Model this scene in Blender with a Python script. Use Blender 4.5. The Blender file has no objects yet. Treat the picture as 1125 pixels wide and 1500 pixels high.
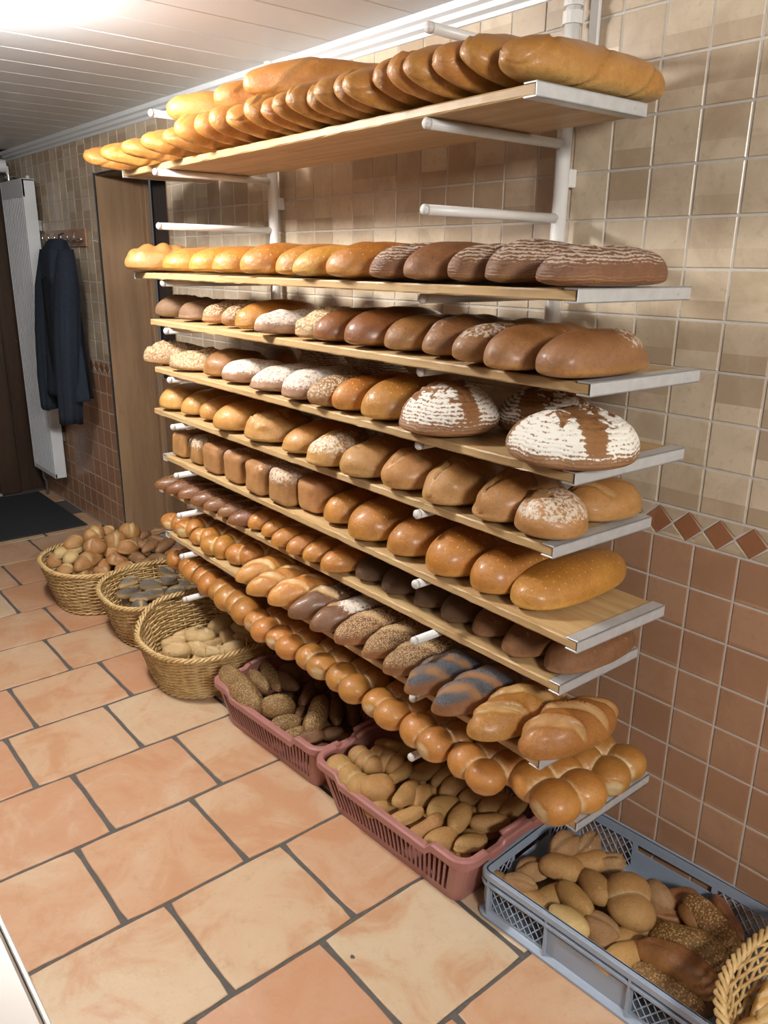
import bpy, math, random
import numpy as np
from mathutils import Vector, Matrix

# ------------------------------------------------------------------ camera, light, exposure
scene = bpy.context.scene
COL = scene.collection
cam_data = bpy.data.cameras.new('camera')
cam_data.sensor_fit = 'HORIZONTAL'
cam_data.sensor_width = 36.0
cam_data.lens = 36.0 * 1168.16 / 1125.0
cam_data.clip_start = 0.02
cam = bpy.data.objects.new('camera', cam_data)
COL.objects.link(cam)
CAM = (0.95641, -1.62146, 1.51833)
_m = Matrix(((0.63807, -0.23592, 0.73295), (0.76991, 0.18229, -0.61156), (0.01066, 0.95452, 0.29795)))
cam.matrix_world = Matrix.Translation(CAM) @ _m.to_4x4()
scene.camera = cam

world = bpy.data.worlds.new('world')
scene.world = world
world.use_nodes = True
bg = world.node_tree.nodes['Background']
bg.inputs[0].default_value = (1.0, 0.97, 0.94, 1)
bg.inputs[1].default_value = 0.11

def area_light(name, loc, target, size, power, color):
    d = bpy.data.lights.new(name, 'AREA')
    d.shape = 'DISK'
    d.size = size
    d.energy = power
    d.color = color
    o = bpy.data.objects.new(name, d)
    o.location = loc
    o.rotation_euler = (Vector(target) - Vector(loc)).to_track_quat('-Z', 'Y').to_euler()
    COL.objects.link(o)
    return o
# unseen fill light added right of the camera to lift the near bread sides
area_light('right_fill_light', (2.35, -1.45, 2.08), (-0.4, -0.3, 0.7), 0.5, 84.0, (1.0, 0.97, 0.92))

vs = scene.view_settings
scene.display_settings.display_device = 'sRGB'
vs.view_transform = 'Standard'
vs.look = 'None'
vs.gamma = 1.0
vs.use_curve_mapping = False
vs.exposure = 0.0
LAMP_STRENGTH = 300.0

random.seed(7)
rng = np.random.default_rng(11)

# ------------------------------------------------------------------ object helpers
def empty(name, loc=(0, 0, 0), rz=0.0):
    o = bpy.data.objects.new(name, None)
    o.location = loc
    o.rotation_euler = (0, 0, rz)
    o.empty_display_size = 0.05
    COL.objects.link(o)
    return o

def tag(o, label=None, cat=None, group=None, kind=None):
    if label: o['label'] = label
    if cat: o['category'] = cat
    if group: o['group'] = group
    if kind: o['kind'] = kind
    return o

def mesh(name, V, F, mat, smooth=False, M=None, mats=None, midx=None):
    V = np.asarray(V, np.float32).reshape(-1, 3)
    me = bpy.data.meshes.new(name)
    if isinstance(F, np.ndarray):
        k = F.shape[1]
        loops = F.astype(np.int32).ravel()
        starts = np.arange(0, len(loops), k, dtype=np.int32)
    else:
        loops = np.fromiter((i for f in F for i in f), np.int32)
        ln = np.array([len(f) for f in F], np.int32)
        starts = np.concatenate([[0], np.cumsum(ln)[:-1]]).astype(np.int32)
    me.vertices.add(len(V)); me.vertices.foreach_set('co', V.ravel())
    me.loops.add(len(loops)); me.loops.foreach_set('vertex_index', loops)
    me.polygons.add(len(starts)); me.polygons.foreach_set('loop_start', starts)
    me.update(calc_edges=True)
    me.polygons.foreach_set('use_smooth', np.full(len(starts), bool(smooth)))
    for m in (mats or [mat]):
        me.materials.append(m)
    if midx is not None:
        me.polygons.foreach_set('material_index', np.asarray(midx, np.int32))
    if M is not None:
        a = me.color_attributes.new('M', 'FLOAT_COLOR', 'POINT')
        a.data.foreach_set('color', np.asarray(M, np.float32).ravel())
    me.update()
    return me

def link(name, me, parent=None, loc=None, rot=None):
    o = bpy.data.objects.new(name, me)
    COL.objects.link(o)
    if parent is not None: o.parent = parent
    if loc is not None: o.location = loc
    if rot is not None: o.rotation_euler = rot
    return o

class MB:
    """collects simple solids into one mesh"""
    def __init__(s): s.V = []; s.F = []; s.sm = False
    def add(s, V, F):
        b = len(s.V); s.V.extend([tuple(v) for v in V]); s.F.extend([tuple(i + b for i in f) for f in F])
    def box(s, lo, hi, ch=0.0):
        (a, b, c), (d, e, f) = lo, hi
        if ch <= 0:
            V = [(a,b,c),(d,b,c),(d,e,c),(a,e,c),(a,b,f),(d,b,f),(d,e,f),(a,e,f)]
            F = [(0,3,2,1),(4,5,6,7),(0,1,5,4),(1,2,6,5),(2,3,7,6),(3,0,4,7)]
            s.add(V, F); return
        # chamfered along the z edges and top and bottom rims
        k = ch
        def ring(z, i): return [(a+i+k,b+i,z),(d-i-k,b+i,z),(d-i,b+i+k,z),(d-i,e-i-k,z),(d-i-k,e-i,z),(a+i+k,e-i,z),(a+i,e-i-k,z),(a+i,b+i+k,z)]
        V = ring(c, k) + ring(c+k, 0) + ring(f-k, 0) + ring(f, k)
        F = [tuple(range(7, -1, -1)), tuple(range(24, 32))]
        for r in range(3):
            for i in range(8):
                j = (i+1) % 8
                F.append((r*8+i, r*8+j, r*8+8+j, r*8+8+i))
        s.add(V, F)
    def tube(s, P, R, n=8, cap=True, closed=False):
        P = [Vector(p) for p in P]; m = len(P)
        if not hasattr(R, '__len__'): R = [R]*m
        b = len(s.V); up = None
        for i, p in enumerate(P):
            if closed: t = (P[(i+1) % m] - P[i-1])
            else: t = P[min(i+1, m-1)] - P[max(i-1, 0)]
            t.normalize()
            if up is None:
                up = Vector((0,0,1)) if abs(t.z) < .9 else Vector((1,0,0))
            x = up.cross(t)
            if x.length < 1e-6: x = Vector((1,0,0)).cross(t)
            x.normalize(); y = t.cross(x); up = y
            for k in range(n):
                a = 2*math.pi*k/n
                s.V.append(tuple(p + x*(math.cos(a)*R[i]) + y*(math.sin(a)*R[i])))
        for i in range(m if closed else m-1):
            j = (i+1) % m
            for k in range(n):
                l = (k+1) % n
                s.F.append((b+i*n+k, b+i*n+l, b+j*n+l, b+j*n+k))
        if cap and not closed:
            s.F.append(tuple(b+k for k in range(n-1, -1, -1)))
            s.F.append(tuple(b+(m-1)*n+k for k in range(n)))
    def lathe(s, prof, n=24, c=(0,0,0)):
        b = len(s.V); m = len(prof)
        for r, z in prof:
            for k in range(n):
                a = 2*math.pi*k/n
                s.V.append((c[0]+r*math.cos(a), c[1]+r*math.sin(a), c[2]+z))
        for i in range(m-1):
            for k in range(n):
                l = (k+1) % n
                s.F.append((b+i*n+k, b+i*n+l, b+(i+1)*n+l, b+(i+1)*n+k))
        s.F.append(tuple(b+k for k in range(n-1, -1, -1)))
        s.F.append(tuple(b+(m-1)*n+k for k in range(n)))
    def build(s, name, mat, parent=None, loc=None, rot=None, smooth=False):
        return link(name, mesh(name, s.V, s.F, mat, smooth), parent, loc, rot)

# ------------------------------------------------------------------ materials
class NT:
    def __init__(s, name):
        s.m = bpy.data.materials.new(name); s.m.use_nodes = True
        s.t = s.m.node_tree; s.b = s.t.nodes['Principled BSDF']
    def n(s, ty, **kw):
        nd = s.t.nodes.new('ShaderNode' + ty)
        for k, v in kw.items(): setattr(nd, k, v)
        return nd
    def put(s, sock, v):
        if isinstance(v, bpy.types.NodeSocket): s.t.links.new(v, sock)
        elif hasattr(v, '__len__') and len(v) == 3 and sock.type == 'RGBA': sock.default_value = (*v, 1)
        else: sock.default_value = v
    def math(s, op, a, b=0.0, clamp=False):
        nd = s.n('Math', operation=op, use_clamp=clamp); s.put(nd.inputs[0], a); s.put(nd.inputs[1], b); return nd.outputs[0]
    def mix(s, f, a, b, mode='MIX'):
        nd = s.n('Mix', data_type='RGBA', blend_type=mode); s.put(nd.inputs[0], f); s.put(nd.inputs[6], a); s.put(nd.inputs[7], b); return nd.outputs[2]
    def step(s, x, a, b):
        nd = s.n('MapRange', interpolation_type='SMOOTHSTEP'); s.put(nd.inputs[0], x)
        nd.inputs[1].default_value = a; nd.inputs[2].default_value = b; return nd.outputs[0]
    def coord(s, scale=(1,1,1), obj=True):
        tc = s.n('TexCoord'); mp = s.n('Mapping'); mp.inputs[3].default_value = scale
        s.t.links.new(tc.outputs['Object'], mp.inputs[0]); return mp.outputs[0]
    def gcoord(s):
        return s.n('NewGeometry').outputs['Position']
    def noise(s, v, scale, detail=3, rough=.55, dist=0.0):
        nd = s.n('TexNoise'); s.t.links.new(v, nd.inputs['Vector'])
        nd.inputs['Scale'].default_value = scale; nd.inputs['Detail'].default_value = detail
        nd.inputs['Roughness'].default_value = rough; nd.inputs['Distortion'].default_value = dist; return nd.outputs[0]
    def vor(s, v, scale, rnd=1.0):
        nd = s.n('TexVoronoi'); s.t.links.new(v, nd.inputs['Vector']); nd.inputs['Scale'].default_value = scale
        nd.inputs['Randomness'].default_value = rnd; return nd
    def bump(s, h, strength, dist=.002, prev=None):
        nd = s.n('Bump'); nd.inputs['Strength'].default_value = strength; nd.inputs['Distance'].default_value = dist
        s.put(nd.inputs['Height'], h)
        if prev is not None: s.t.links.new(prev, nd.inputs['Normal'])
        return nd.outputs[0]
    def rand(s): return s.n('ObjectInfo').outputs['Random']
    def hsv(s, col, val, hue=.5, sat=1.0):
        nd = s.n('HueSaturation'); s.put(nd.inputs['Color'], col); s.put(nd.inputs['Value'], val); s.put(nd.inputs['Hue'], hue); s.put(nd.inputs['Saturation'], sat); return nd.outputs[0]
    def out(s, col, rough=.5, normal=None, metal=0.0, spec=.5, coat=0.0):
        s.put(s.b.inputs['Base Color'], col); s.put(s.b.inputs['Roughness'], rough)
        s.b.inputs['Metallic'].default_value = metal; s.b.inputs['Specular IOR Level'].default_value = spec
        s.b.inputs['Coat Weight'].default_value = coat; s.b.inputs['Coat Roughness'].default_value = .25
        if normal is not None: s.t.links.new(normal, s.b.inputs['Normal'])
        return s.m

def plain(name, col, rough=.5, metal=0.0, var=.12, scale=30, bump=.1, spec=.5):
    t = NT(name); c = t.coord(); n = t.noise(c, scale, 4)
    lo = tuple(x*(1-var) for x in col); hi = tuple(min(1, x*(1+var)) for x in col)
    return t.out(t.mix(n, lo, hi), rough, t.bump(n, bump, .001), metal, spec)

def emit(name, col, strength):
    t = NT(name)
    t.put(t.b.inputs['Emission Color'], col); t.b.inputs['Emission Strength'].default_value = strength
    t.put(t.b.inputs['Base Color'], (.9, .9, .9)); return t.m

def tile_mat(name, a, b, c, rough, scale, bumps=.25, spec=.5):
    """one tone per tile from its position, with cloudy mottling"""
    t = NT(name); p = t.gcoord(); r = t.rand()
    wn = t.n('TexWhiteNoise', noise_dimensions='3D')
    sn = t.n('VectorMath', operation='SNAP'); t.t.links.new(p, sn.inputs[0]); sn.inputs[1].default_value = (.105, 5, .1036)
    t.t.links.new(sn.outputs[0], wn.inputs['Vector'])
    n1 = t.noise(p, scale, 5, .6, .6); n2 = t.noise(p, scale*6, 4, .6)
    f = t.math('ADD', t.math('MULTIPLY', wn.outputs[0], .7), t.math('MULTIPLY', t.math('SUBTRACT', n1, .5), 1.3))
    col = t.mix(t.step(f, 0.0, .8), a, b)
    col = t.mix(t.math('MULTIPLY', t.step(n2, .52, .75), .45), col, c)
    return t.out(col, rough, t.bump(n1, bumps, .004, t.bump(n2, .12, .001)), 0, spec)

MAT = {}
MAT['tile_beige'] = tile_mat('beige_glazed_tile', (.43, .325, .22), (.64, .53, .39), (.38, .28, .18), .30, 9, .06)
MAT['tile_terra'] = tile_mat('terracotta_glazed_tile', (.36, .195, .115), (.44, .255, .155), (.31, .165, .092), .32, 11, .06)
MAT['tile_diamond'] = tile_mat('brown_diamond_tile', (.29, .125, .06), (.34, .16, .085), (.25, .11, .055), .3, 14, .06)
MAT['grout'] = plain('wall_grout', (.56, .52, .47), .85, 0, .15, 60)

def floor_tile_mat():
    t = NT('floor_tile'); p = t.gcoord(); r = t.rand()
    nd = t.n('ValToRGB'); cr = nd.color_ramp; t.put(nd.inputs[0], r)
    cr.interpolation = 'LINEAR'
    e = cr.elements; e[0].position = 0; e[0].color = (.59, .45, .30, 1); e[1].position = 1; e[1].color = (.52, .27, .16, 1)
    for q, c in ((.3, (.58, .41, .26, 1)), (.55, (.57, .365, .225, 1)), (.8, (.54, .31, .185, 1))):
        k = e.new(q); k.color = c
    n1 = t.noise(p, 4.2, 5, .62, 1.0); n2 = t.noise(p, 24, 5, .7); n3 = t.noise(p, 110, 3, .6)
    col = t.mix(t.math('MULTIPLY', t.step(n1, .46, .66), .72), nd.outputs[0], (.50, .245, .125))
    col = t.mix(t.math('MULTIPLY', t.step(n1, .48, .24), .45), col, (.66, .55, .40))
    col = t.mix(t.math('MULTIPLY', t.step(n2, .50, .78), .50), col, (.42, .24, .115))
    col = t.mix(t.math('MULTIPLY', t.step(n3, .60, .78), .40), col, (.32, .185, .09))
    return t.out(col, t.mix(n2, (.30, .30, .30), (.5, .5, .5)), t.bump(n2, .25, .0025, t.bump(n3, .15, .001)))
MAT['floor_tile'] = floor_tile_mat()
MAT['floor_grout'] = plain('floor_grout', (.10, .09, .08), .95, 0, .35, 90, .5)

def wood_mat(name, a, b, stretch, scale, rough=.5, dirt=None, axis=0):
    t = NT(name); s = [scale]*3; s[axis] = scale/stretch
    c = t.coord(tuple(s)); n = t.noise(c, 1.0, 6, .65, .4); n2 = t.noise(c, 4.0, 4, .6)
    pl = t.coord(); d = t.noise(pl, 7, 5, .65)
    col = t.mix(t.step(n, .3, .7), a, b)
    col = t.mix(t.math('MULTIPLY', t.step(n2, .5, .75), .35), col, tuple(x*.6 for x in a))
    if dirt: col = t.mix(t.math('MULTIPLY', t.step(d, .55, .75), .55), col, dirt)
    return t.out(col, rough, t.bump(n2, .15, .001))
MAT['board_wood'] = wood_mat('board_wood', (.42, .25, .10), (.58, .40, .20), 22, 34, .5, (.28, .15, .06))
MAT['oak'] = wood_mat('oak_veneer', (.33, .20, .11), (.43, .28, .16), 10, 16, .45, None, 2)
MAT['darkwood'] = wood_mat('dark_door_wood', (.035, .019, .011), (.065, .034, .018), 10, 14, .4, None, 2)
MAT['pine'] = wood_mat('knotty_wood', (.23, .135, .07), (.31, .19, .10), 8, 12, .5, (.12, .06, .03), 2)
MAT['alu'] = plain('worn_aluminium', (.62, .63, .64), .38, .45, .18, 40, .15)
MAT['white_paint'] = plain('white_lacquer', (.74, .72, .69), .35, 0, .06, 30, .05)
MAT['chip'] = plain('chipped_tip', (.62, .60, .57), .6, 0, .5, 260, .3)
MAT['ceiling'] = plain('ceiling_laminate', (.76, .81, .86), .38, 0, .03, 8, .02)
MAT['cornice'] = plain('white_cornice', (.72, .75, .77), .35, 0, .04, 8, .02)
MAT['radiator'] = plain('radiator_enamel', (.72, .75, .78), .35, 0, .04, 10, .02)
MAT['chrome'] = plain('chrome', (.8, .8, .8), .15, 1.0, .05, 20, .02)
MAT['steel'] = plain('grey_steel', (.35, .35, .36), .35, .8, .1, 20, .05)
MAT['mat'] = plain('black_carpet', (.034, .037, .043), .95, 0, .5, 220, .8, .2)
MAT['black'] = plain('black_glass', (.010, .012, .018), .12, 0, .1, 10, 0)
MAT['jacket'] = plain('navy_fabric', (.020, .027, .040), .95, 0, .3, 60, .5, .2)
MAT['lining'] = plain('dark_lining', (.006, .007, .009), .9, 0, .2, 60, .3, .2)
MAT['counter'] = plain('counter_laminate', (.40, .335, .28), .35, 0, .05, 12, .02)
MAT['counter_edge'] = plain('counter_edge', (.52, .48, .44), .35, 0, .05, 12, .02)
MAT['red_plastic'] = plain('dusty_red_plastic', (.36, .155, .135), .42, 0, .08, 25, .08)
MAT['blue_plastic'] = plain('grey_blue_plastic', (.30, .355, .44), .40, 0, .08, 25, .08)
MAT['dark_gap'] = plain('rubber_black', (.02, .02, .02), .8)
def wicker_mat():
    t = NT('wicker'); p = t.coord(); n = t.noise(p, 45, 4, .6); n2 = t.noise(p, 8, 3)
    col = t.mix(t.step(n, .3, .7), (.44, .27, .10), (.66, .46, .205))
    col = t.mix(t.math('MULTIPLY', t.step(n2, .5, .7), .4), col, (.72, .54, .29))
    return t.out(col, .55, t.bump(n, .2, .001))
MAT['wicker'] = wicker_mat()

def bread(name, base, dark, side, pale=(.70, .47, .21), flour=(.80, .74, .65), rough=.42, coat=0.0, seeds=None, seed_scale=210, seed_cov=.36, dots=None, ridge=0.0, flour_soft=.5, ridge_w=.12, speck=0.0, blister=.25, lump=.0):
    t = NT(name); c = t.coord(); at = t.n('Attribute', attribute_name='M')
    sp = t.n('SeparateColor'); t.t.links.new(at.outputs['Color'], sp.inputs[0])
    m1, m2, m3, h = sp.outputs[0], sp.outputs[1], sp.outputs[2], at.outputs['Alpha']
    n1 = t.noise(c, 16, 4, .6); n2 = t.noise(c, 95, 5, .65); n3 = t.noise(c, 420, 4, .65)
    hh = t.math('ADD', h, t.math('MULTIPLY', t.math('SUBTRACT', n1, .5), .5))
    col = t.mix(t.step(n1, .35, .68), base, tuple(b*.55+d*.45 for b, d in zip(base, dark)))
    col = t.mix(t.step(hh, .42, .02), col, side)
    col = t.mix(t.math('MULTIPLY', t.step(hh, .55, 1.05), .75), col, dark)
    col = t.mix(t.math('MULTIPLY', t.step(n2, .52, .74), blister), col, tuple(min(1, s*1.15) for s in side))
    if speck: col = t.mix(t.math('MULTIPLY', t.step(t.noise(c, 330, 2, .5), .60, .68), speck), col, tuple(d*.35 for d in dark))
    nw = t.noise(c, 70, 7, .72, .9)
    col = t.mix(t.math('MULTIPLY', t.step(nw, .52, .34), .5), col, tuple(.5*(b + d) * .8 for b, d in zip(base, dark)))
    col = t.mix(t.math('MULTIPLY', t.step(n3, .52, .70), .22), col, tuple(min(1, s_*1.25) for s_ in side))
    nrm = t.bump(n3, .45, .0013, t.bump(nw, .65, .0042))
    if dots:
        sx = t.n('SeparateXYZ'); t.t.links.new(c, sx.inputs[0])
        def tri(s, q): return t.math('ABSOLUTE', t.math('SUBTRACT', t.math('FRACT', t.math('MULTIPLY', s, q)), .5))
        a = tri(t.math('ADD', sx.outputs[0], t.math('MULTIPLY', n1, .012)), 62); b = tri(t.math('ADD', sx.outputs[1], t.math('MULTIPLY', n1, .02)), 46)
        d = t.math('SQRT', t.math('ADD', t.math('MULTIPLY', a, a), t.math('MULTIPLY', t.math('MULTIPLY', b, b), 1.8)))
        dm = t.math('MULTIPLY', t.step(d, .13, .06), t.step(h, .5, .68))
        col = t.mix(t.math('MULTIPLY', dm, .8), col, dots)
        nrm = t.bump(t.math('MULTIPLY', dm, -1.0), .6, .002, nrm)
    col = t.mix(m1, col, t.mix(n2, tuple(p*.72 for p in pale), pale))
    n4 = t.noise(c, 150, 3, .7)
    fm = t.math('ADD', t.math('MULTIPLY', n4, .65), t.math('MULTIPLY', n2, .55))
    if ridge:
        sx = t.n('SeparateXYZ'); t.t.links.new(c, sx.inputs[0])
        w = t.math('SINE', t.math('MULTIPLY', t.math('ADD', sx.outputs[2], t.math('ADD', t.math('MULTIPLY', n1, .022), t.math('MULTIPLY', n2, .004))), 2*math.pi/ridge))
        fm = t.math('ADD', fm, t.math('MULTIPLY', w, ridge_w))
        nrm = t.bump(w, .30, .0014, nrm)
    th_ = t.math('SUBTRACT', .90, t.math('MULTIPLY', m2, .46))
    hi_ = t.math('SUBTRACT', fm, th_)
    ff = t.math('MULTIPLY', t.step(hi_, -.10*flour_soft, .24*flour_soft), t.math('MINIMUM', t.math('MULTIPLY', m2, 1.8), .95))
    col = t.mix(ff, col, flour)
    rg = rough
    if seeds:
        v = t.vor(c, seed_scale); sm = t.math('MULTIPLY', t.step(v.outputs['Distance'], seed_cov+.14, seed_cov), m3)
        vr = t.n('SeparateColor'); t.t.links.new(v.outputs['Color'], vr.inputs[0])
        sc = t.mix(vr.outputs[0], tuple(x*.55 for x in seeds), seeds)
        col = t.mix(sm, col, sc)
        nrm = t.bump(t.math('MULTIPLY', t.math('SUBTRACT', .8, v.outputs['Distance']), sm), .8, .003, nrm)
    r = t.rand()
    col = t.hsv(col, t.math('ADD', .90, t.math('MULTIPLY', r, .2)), t.math('ADD', .495, t.math('MULTIPLY', t.math('FRACT', t.math('MULTIPLY', r, 7.31)), .010)))
    rr = t.math('ADD', rough, t.math('MULTIPLY', ff, .4)); rr = t.math('ADD', rr, t.math('MULTIPLY', m1, .2), clamp=True)
    return t.out(col, rr, nrm, 0, .5, coat)

G = dict(base=(.50, .215, .034), dark=(.33, .112, .016), side=(.60, .325, .08))
B = {}
B['gold'] = bread('golden_crust', **G, rough=.38, coat=.25)
B['goldot'] = bread('golden_pricked_crust', **G, rough=.36, coat=.28, dots=(.72, .50, .24))
B['goldlight'] = bread('light_golden_crust', (.56, .28, .075), (.43, .17, .035), (.62, .37, .12), rough=.38, coat=.2, speck=.25)
B['yellow'] = bread('yellow_golden_crust', (.62, .31, .055), (.50, .20, .025), (.68, .42, .12), rough=.34, coat=.15, dots=(.75, .55, .25))
B['white'] = bread('long_white_loaf_crust', (.54, .24, .05), (.40, .14, .024), (.64, .38, .12), rough=.36, coat=.25, pale=(.74, .52, .26))
B['brown'] = bread('brown_crust', (.30, .125, .035), (.17, .062, .016), (.40, .21, .08), rough=.38, coat=.1)
B['browndot'] = bread('brown_pricked_crust', (.30, .13, .045), (.19, .075, .024), (.38, .20, .085), rough=.42, dots=(.10, .045, .018))
B['redbrown'] = bread('red_brown_crust', (.26, .092, .025), (.14, .043, .012), (.35, .15, .045), rough=.32, coat=.4)
B['rye'] = bread('dark_rye_crust', (.135, .062, .028), (.07, .03, .014), (.22, .115, .055), rough=.65)
B['ryecrust'] = bread('grey_brown_rye_crust', (.23, .12, .06), (.13, .062, .03), (.33, .20, .11), rough=.6, pale=(.22, .12, .06))
B['ridge'] = bread('floured_ridged_crust', (.22, .098, .045), (.14, .058, .026), (.32, .155, .06), rough=.5, ridge=.0058, ridge_w=.14, flour=(.54, .43, .34), flour_soft=.4, dots=(.09, .04, .02))
B['brownflour'] = bread('brown_floured_crust', (.31, .138, .045), (.20, .078, .024), (.45, .22, .06), rough=.38, coat=.15, flour=(.66, .56, .46), flour_soft=.30)
B['floury'] = bread('white_floured_crust', (.34, .185, .10), (.22, .11, .055), (.42, .25, .13), rough=.65, flour=(.74, .66, .56), flour_soft=.8)
B['round'] = bread('cracked_farmhouse_crust', (.29, .14, .06), (.17, .075, .03), (.30, .15, .065), rough=.6, pale=(.29, .125, .04), flour=(.80, .76, .68), flour_soft=.40, ridge=.0075, ridge_w=.10)
B['rustic'] = bread('rustic_crust', (.47, .235, .068), (.34, .145, .036), (.55, .32, .12), rough=.42, coat=.15, pale=(.52, .32, .13), flour=(.72, .62, .49), flour_soft=.4, speck=.3)
B['sesame'] = bread('sesame_crust', (.34, .15, .045), (.22, .085, .024), (.44, .24, .09), rough=.5, seeds=(.72, .57, .36), seed_scale=190, seed_cov=.46)
B['oat'] = bread('oat_crust', (.42, .23, .10), (.30, .14, .05), (.50, .31, .14), rough=.55, seeds=(.70, .52, .30), seed_scale=150, seed_cov=.52, pale=(.34, .15, .06))
B['tin'] = bread('tin_loaf_crust', (.43, .215, .075), (.29, .125, .042), (.54, .30, .12), rough=.5, pale=(.58, .36, .17), flour=(.70, .58, .46), flour_soft=.6)
B['pretzel'] = bread('pretzel_crust', (.22, .09, .03), (.13, .048, .016), (.30, .13, .045), rough=.36, coat=.3, pale=(.70, .48, .22), seeds=(.72, .62, .46), seed_scale=120, seed_cov=.12)
B['goldroll'] = bread('golden_roll_crust', (.50, .215, .04), (.34, .115, .017), (.60, .33, .09), rough=.33, coat=.3, pale=(.76, .56, .27))
B['darkroll'] = bread('dark_matt_crust', (.12, .063, .028), (.065, .031, .014), (.18, .095, .042), rough=.75, flour=(.5, .4, .3), flour_soft=.3)
B['midroll'] = bread('brown_matt_crust', (.26, .115, .045), (.16, .065, .024), (.34, .17, .07), rough=.6, flour=(.60, .47, .33), flour_soft=.3)
B['milk'] = bread('milk_roll_crust', (.51, .225, .048), (.36, .125, .02), (.64, .38, .14), rough=.34, coat=.25, pale=(.74, .54, .29), blister=.1)
B['baton'] = bread('pale_baton_crust', (.55, .265, .062), (.42, .155, .028), (.66, .40, .14), rough=.33, coat=.18, pale=(.78, .56, .26))
B['batondark'] = bread('dark_baton_crust', (.19, .088, .034), (.11, .047, .018), (.28, .14, .055), rough=.38, coat=.25, flour=(.74, .66, .57), flour_soft=.4)
B['batonsesame'] = bread('sesame_baton_crust', (.27, .115, .038), (.16, .06, .02), (.36, .18, .07), rough=.45, seeds=(.66, .47, .24), seed_scale=270, seed_cov=.44)
B['batonpoppy'] = bread('poppy_baton_crust', (.24, .095, .035), (.15, .055, .02), (.30, .14, .055), rough=.45, seeds=(.115, .128, .15), seed_scale=420, seed_cov=.75, pale=(.36, .175, .07))
B['batoncrack'] = bread('rustic_baton_crust', (.43, .18, .038), (.29, .105, .018), (.50, .26, .08), rough=.4, coat=.15, pale=(.56, .34, .12), speck=.7)
B['tan'] = bread('tan_speckled_roll_crust', (.47, .27, .095), (.36, .18, .052), (.56, .36, .16), rough=.55, pale=(.62, .44, .22), speck=.55)
B['tan2'] = bread('dusty_tan_roll_crust', (.38, .215, .09), (.28, .14, .048), (.46, .29, .14), rough=.6, pale=(.52, .36, .19), speck=.6, flour=(.62, .51, .37))
B['pale'] = bread('pale_roll_crust', (.64, .46, .22), (.52, .32, .11), (.70, .54, .31), rough=.55, pale=(.72, .58, .36), speck=.4)
B['seed'] = bread('seeded_roll_crust', (.24, .12, .042), (.15, .066, .022), (.33, .18, .07), rough=.5, seeds=(.56, .37, .15), seed_scale=190, seed_cov=.36, speck=.5, pale=(.42, .26, .11))
B['darkseed'] = bread('dark_seeded_roll_crust', (.19, .085, .032), (.115, .048, .018), (.26, .13, .05), rough=.45, seeds=(.36, .22, .10), seed_scale=260, seed_cov=.22, speck=.6)
B['roll'] = bread('wheat_roll_crust', (.42, .215, .075), (.32, .14, .042), (.54, .33, .14), rough=.45, pale=(.66, .48, .25))
B['rollpale'] = bread('pale_wheat_roll_crust', (.60, .43, .21), (.46, .27, .10), (.66, .50, .28), rough=.5)
B['twist'] = bread('brown_twist_roll_crust', (.30, .155, .068), (.20, .095, .038), (.40, .24, .11), rough=.5, pale=(.50, .34, .17))
B['poppy'] = bread('poppy_roll_crust', (.52, .33, .13), (.42, .24, .08), (.60, .42, .19), rough=.55, seeds=(.17, .17, .17), seed_scale=520, seed_cov=.62, pale=(.62, .44, .20))
B['whiteroll'] = bread('flour_white_roll_crust', (.56, .39, .19), (.46, .28, .11), (.62, .45, .24), rough=.6, pale=(.70, .56, .35))
B['bran'] = bread('bran_roll_crust', (.27, .125, .035), (.18, .075, .02), (.34, .18, .06), rough=.55, seeds=(.52, .33, .12), seed_scale=170, seed_cov=.40)
B['smooth'] = bread('smooth_brown_roll_crust', (.33, .145, .042), (.17, .06, .022), (.42, .22, .07), rough=.42, coat=.1)
B['finger'] = bread('finger_roll_crust', (.66, .42, .15), (.55, .29, .075), (.72, .52, .25), rough=.4, coat=.1, pale=(.78, .62, .36))

# ------------------------------------------------------------------ the room
P, PZ, ZB0, ZB1, CEIL = 0.105, 0.1036, 0.9210, 0.9954, 2.145
DX0, DX1, DZ = -3.27, -2.46, 1.93              # doorway in the tiled wall
XE = -4.68                                      # far end wall
def project(x, y, z):
    d = Vector((x - CAM[0], y - CAM[1], z - CAM[2]))
    c = _m.transposed() @ d
    if c.z > -0.05: return None
    return 562.5 + 1168.16 * c.x / -c.z, 750 - 1168.16 * c.y / -c.z

w = MB()                                        # grout bed of the tiled wall, with the doorway left open
w.box((XE - .1, .001, -.02), (DX0, .24, CEIL + .05)); w.box((DX1, .001, -.02), (1.6, .24, CEIL + .05))
w.box((DX0, .001, DZ), (DX1, .24, CEIL + .05))
wall = w.build('wall_right', MAT['grout']); wall['kind'] = 'structure'

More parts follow.
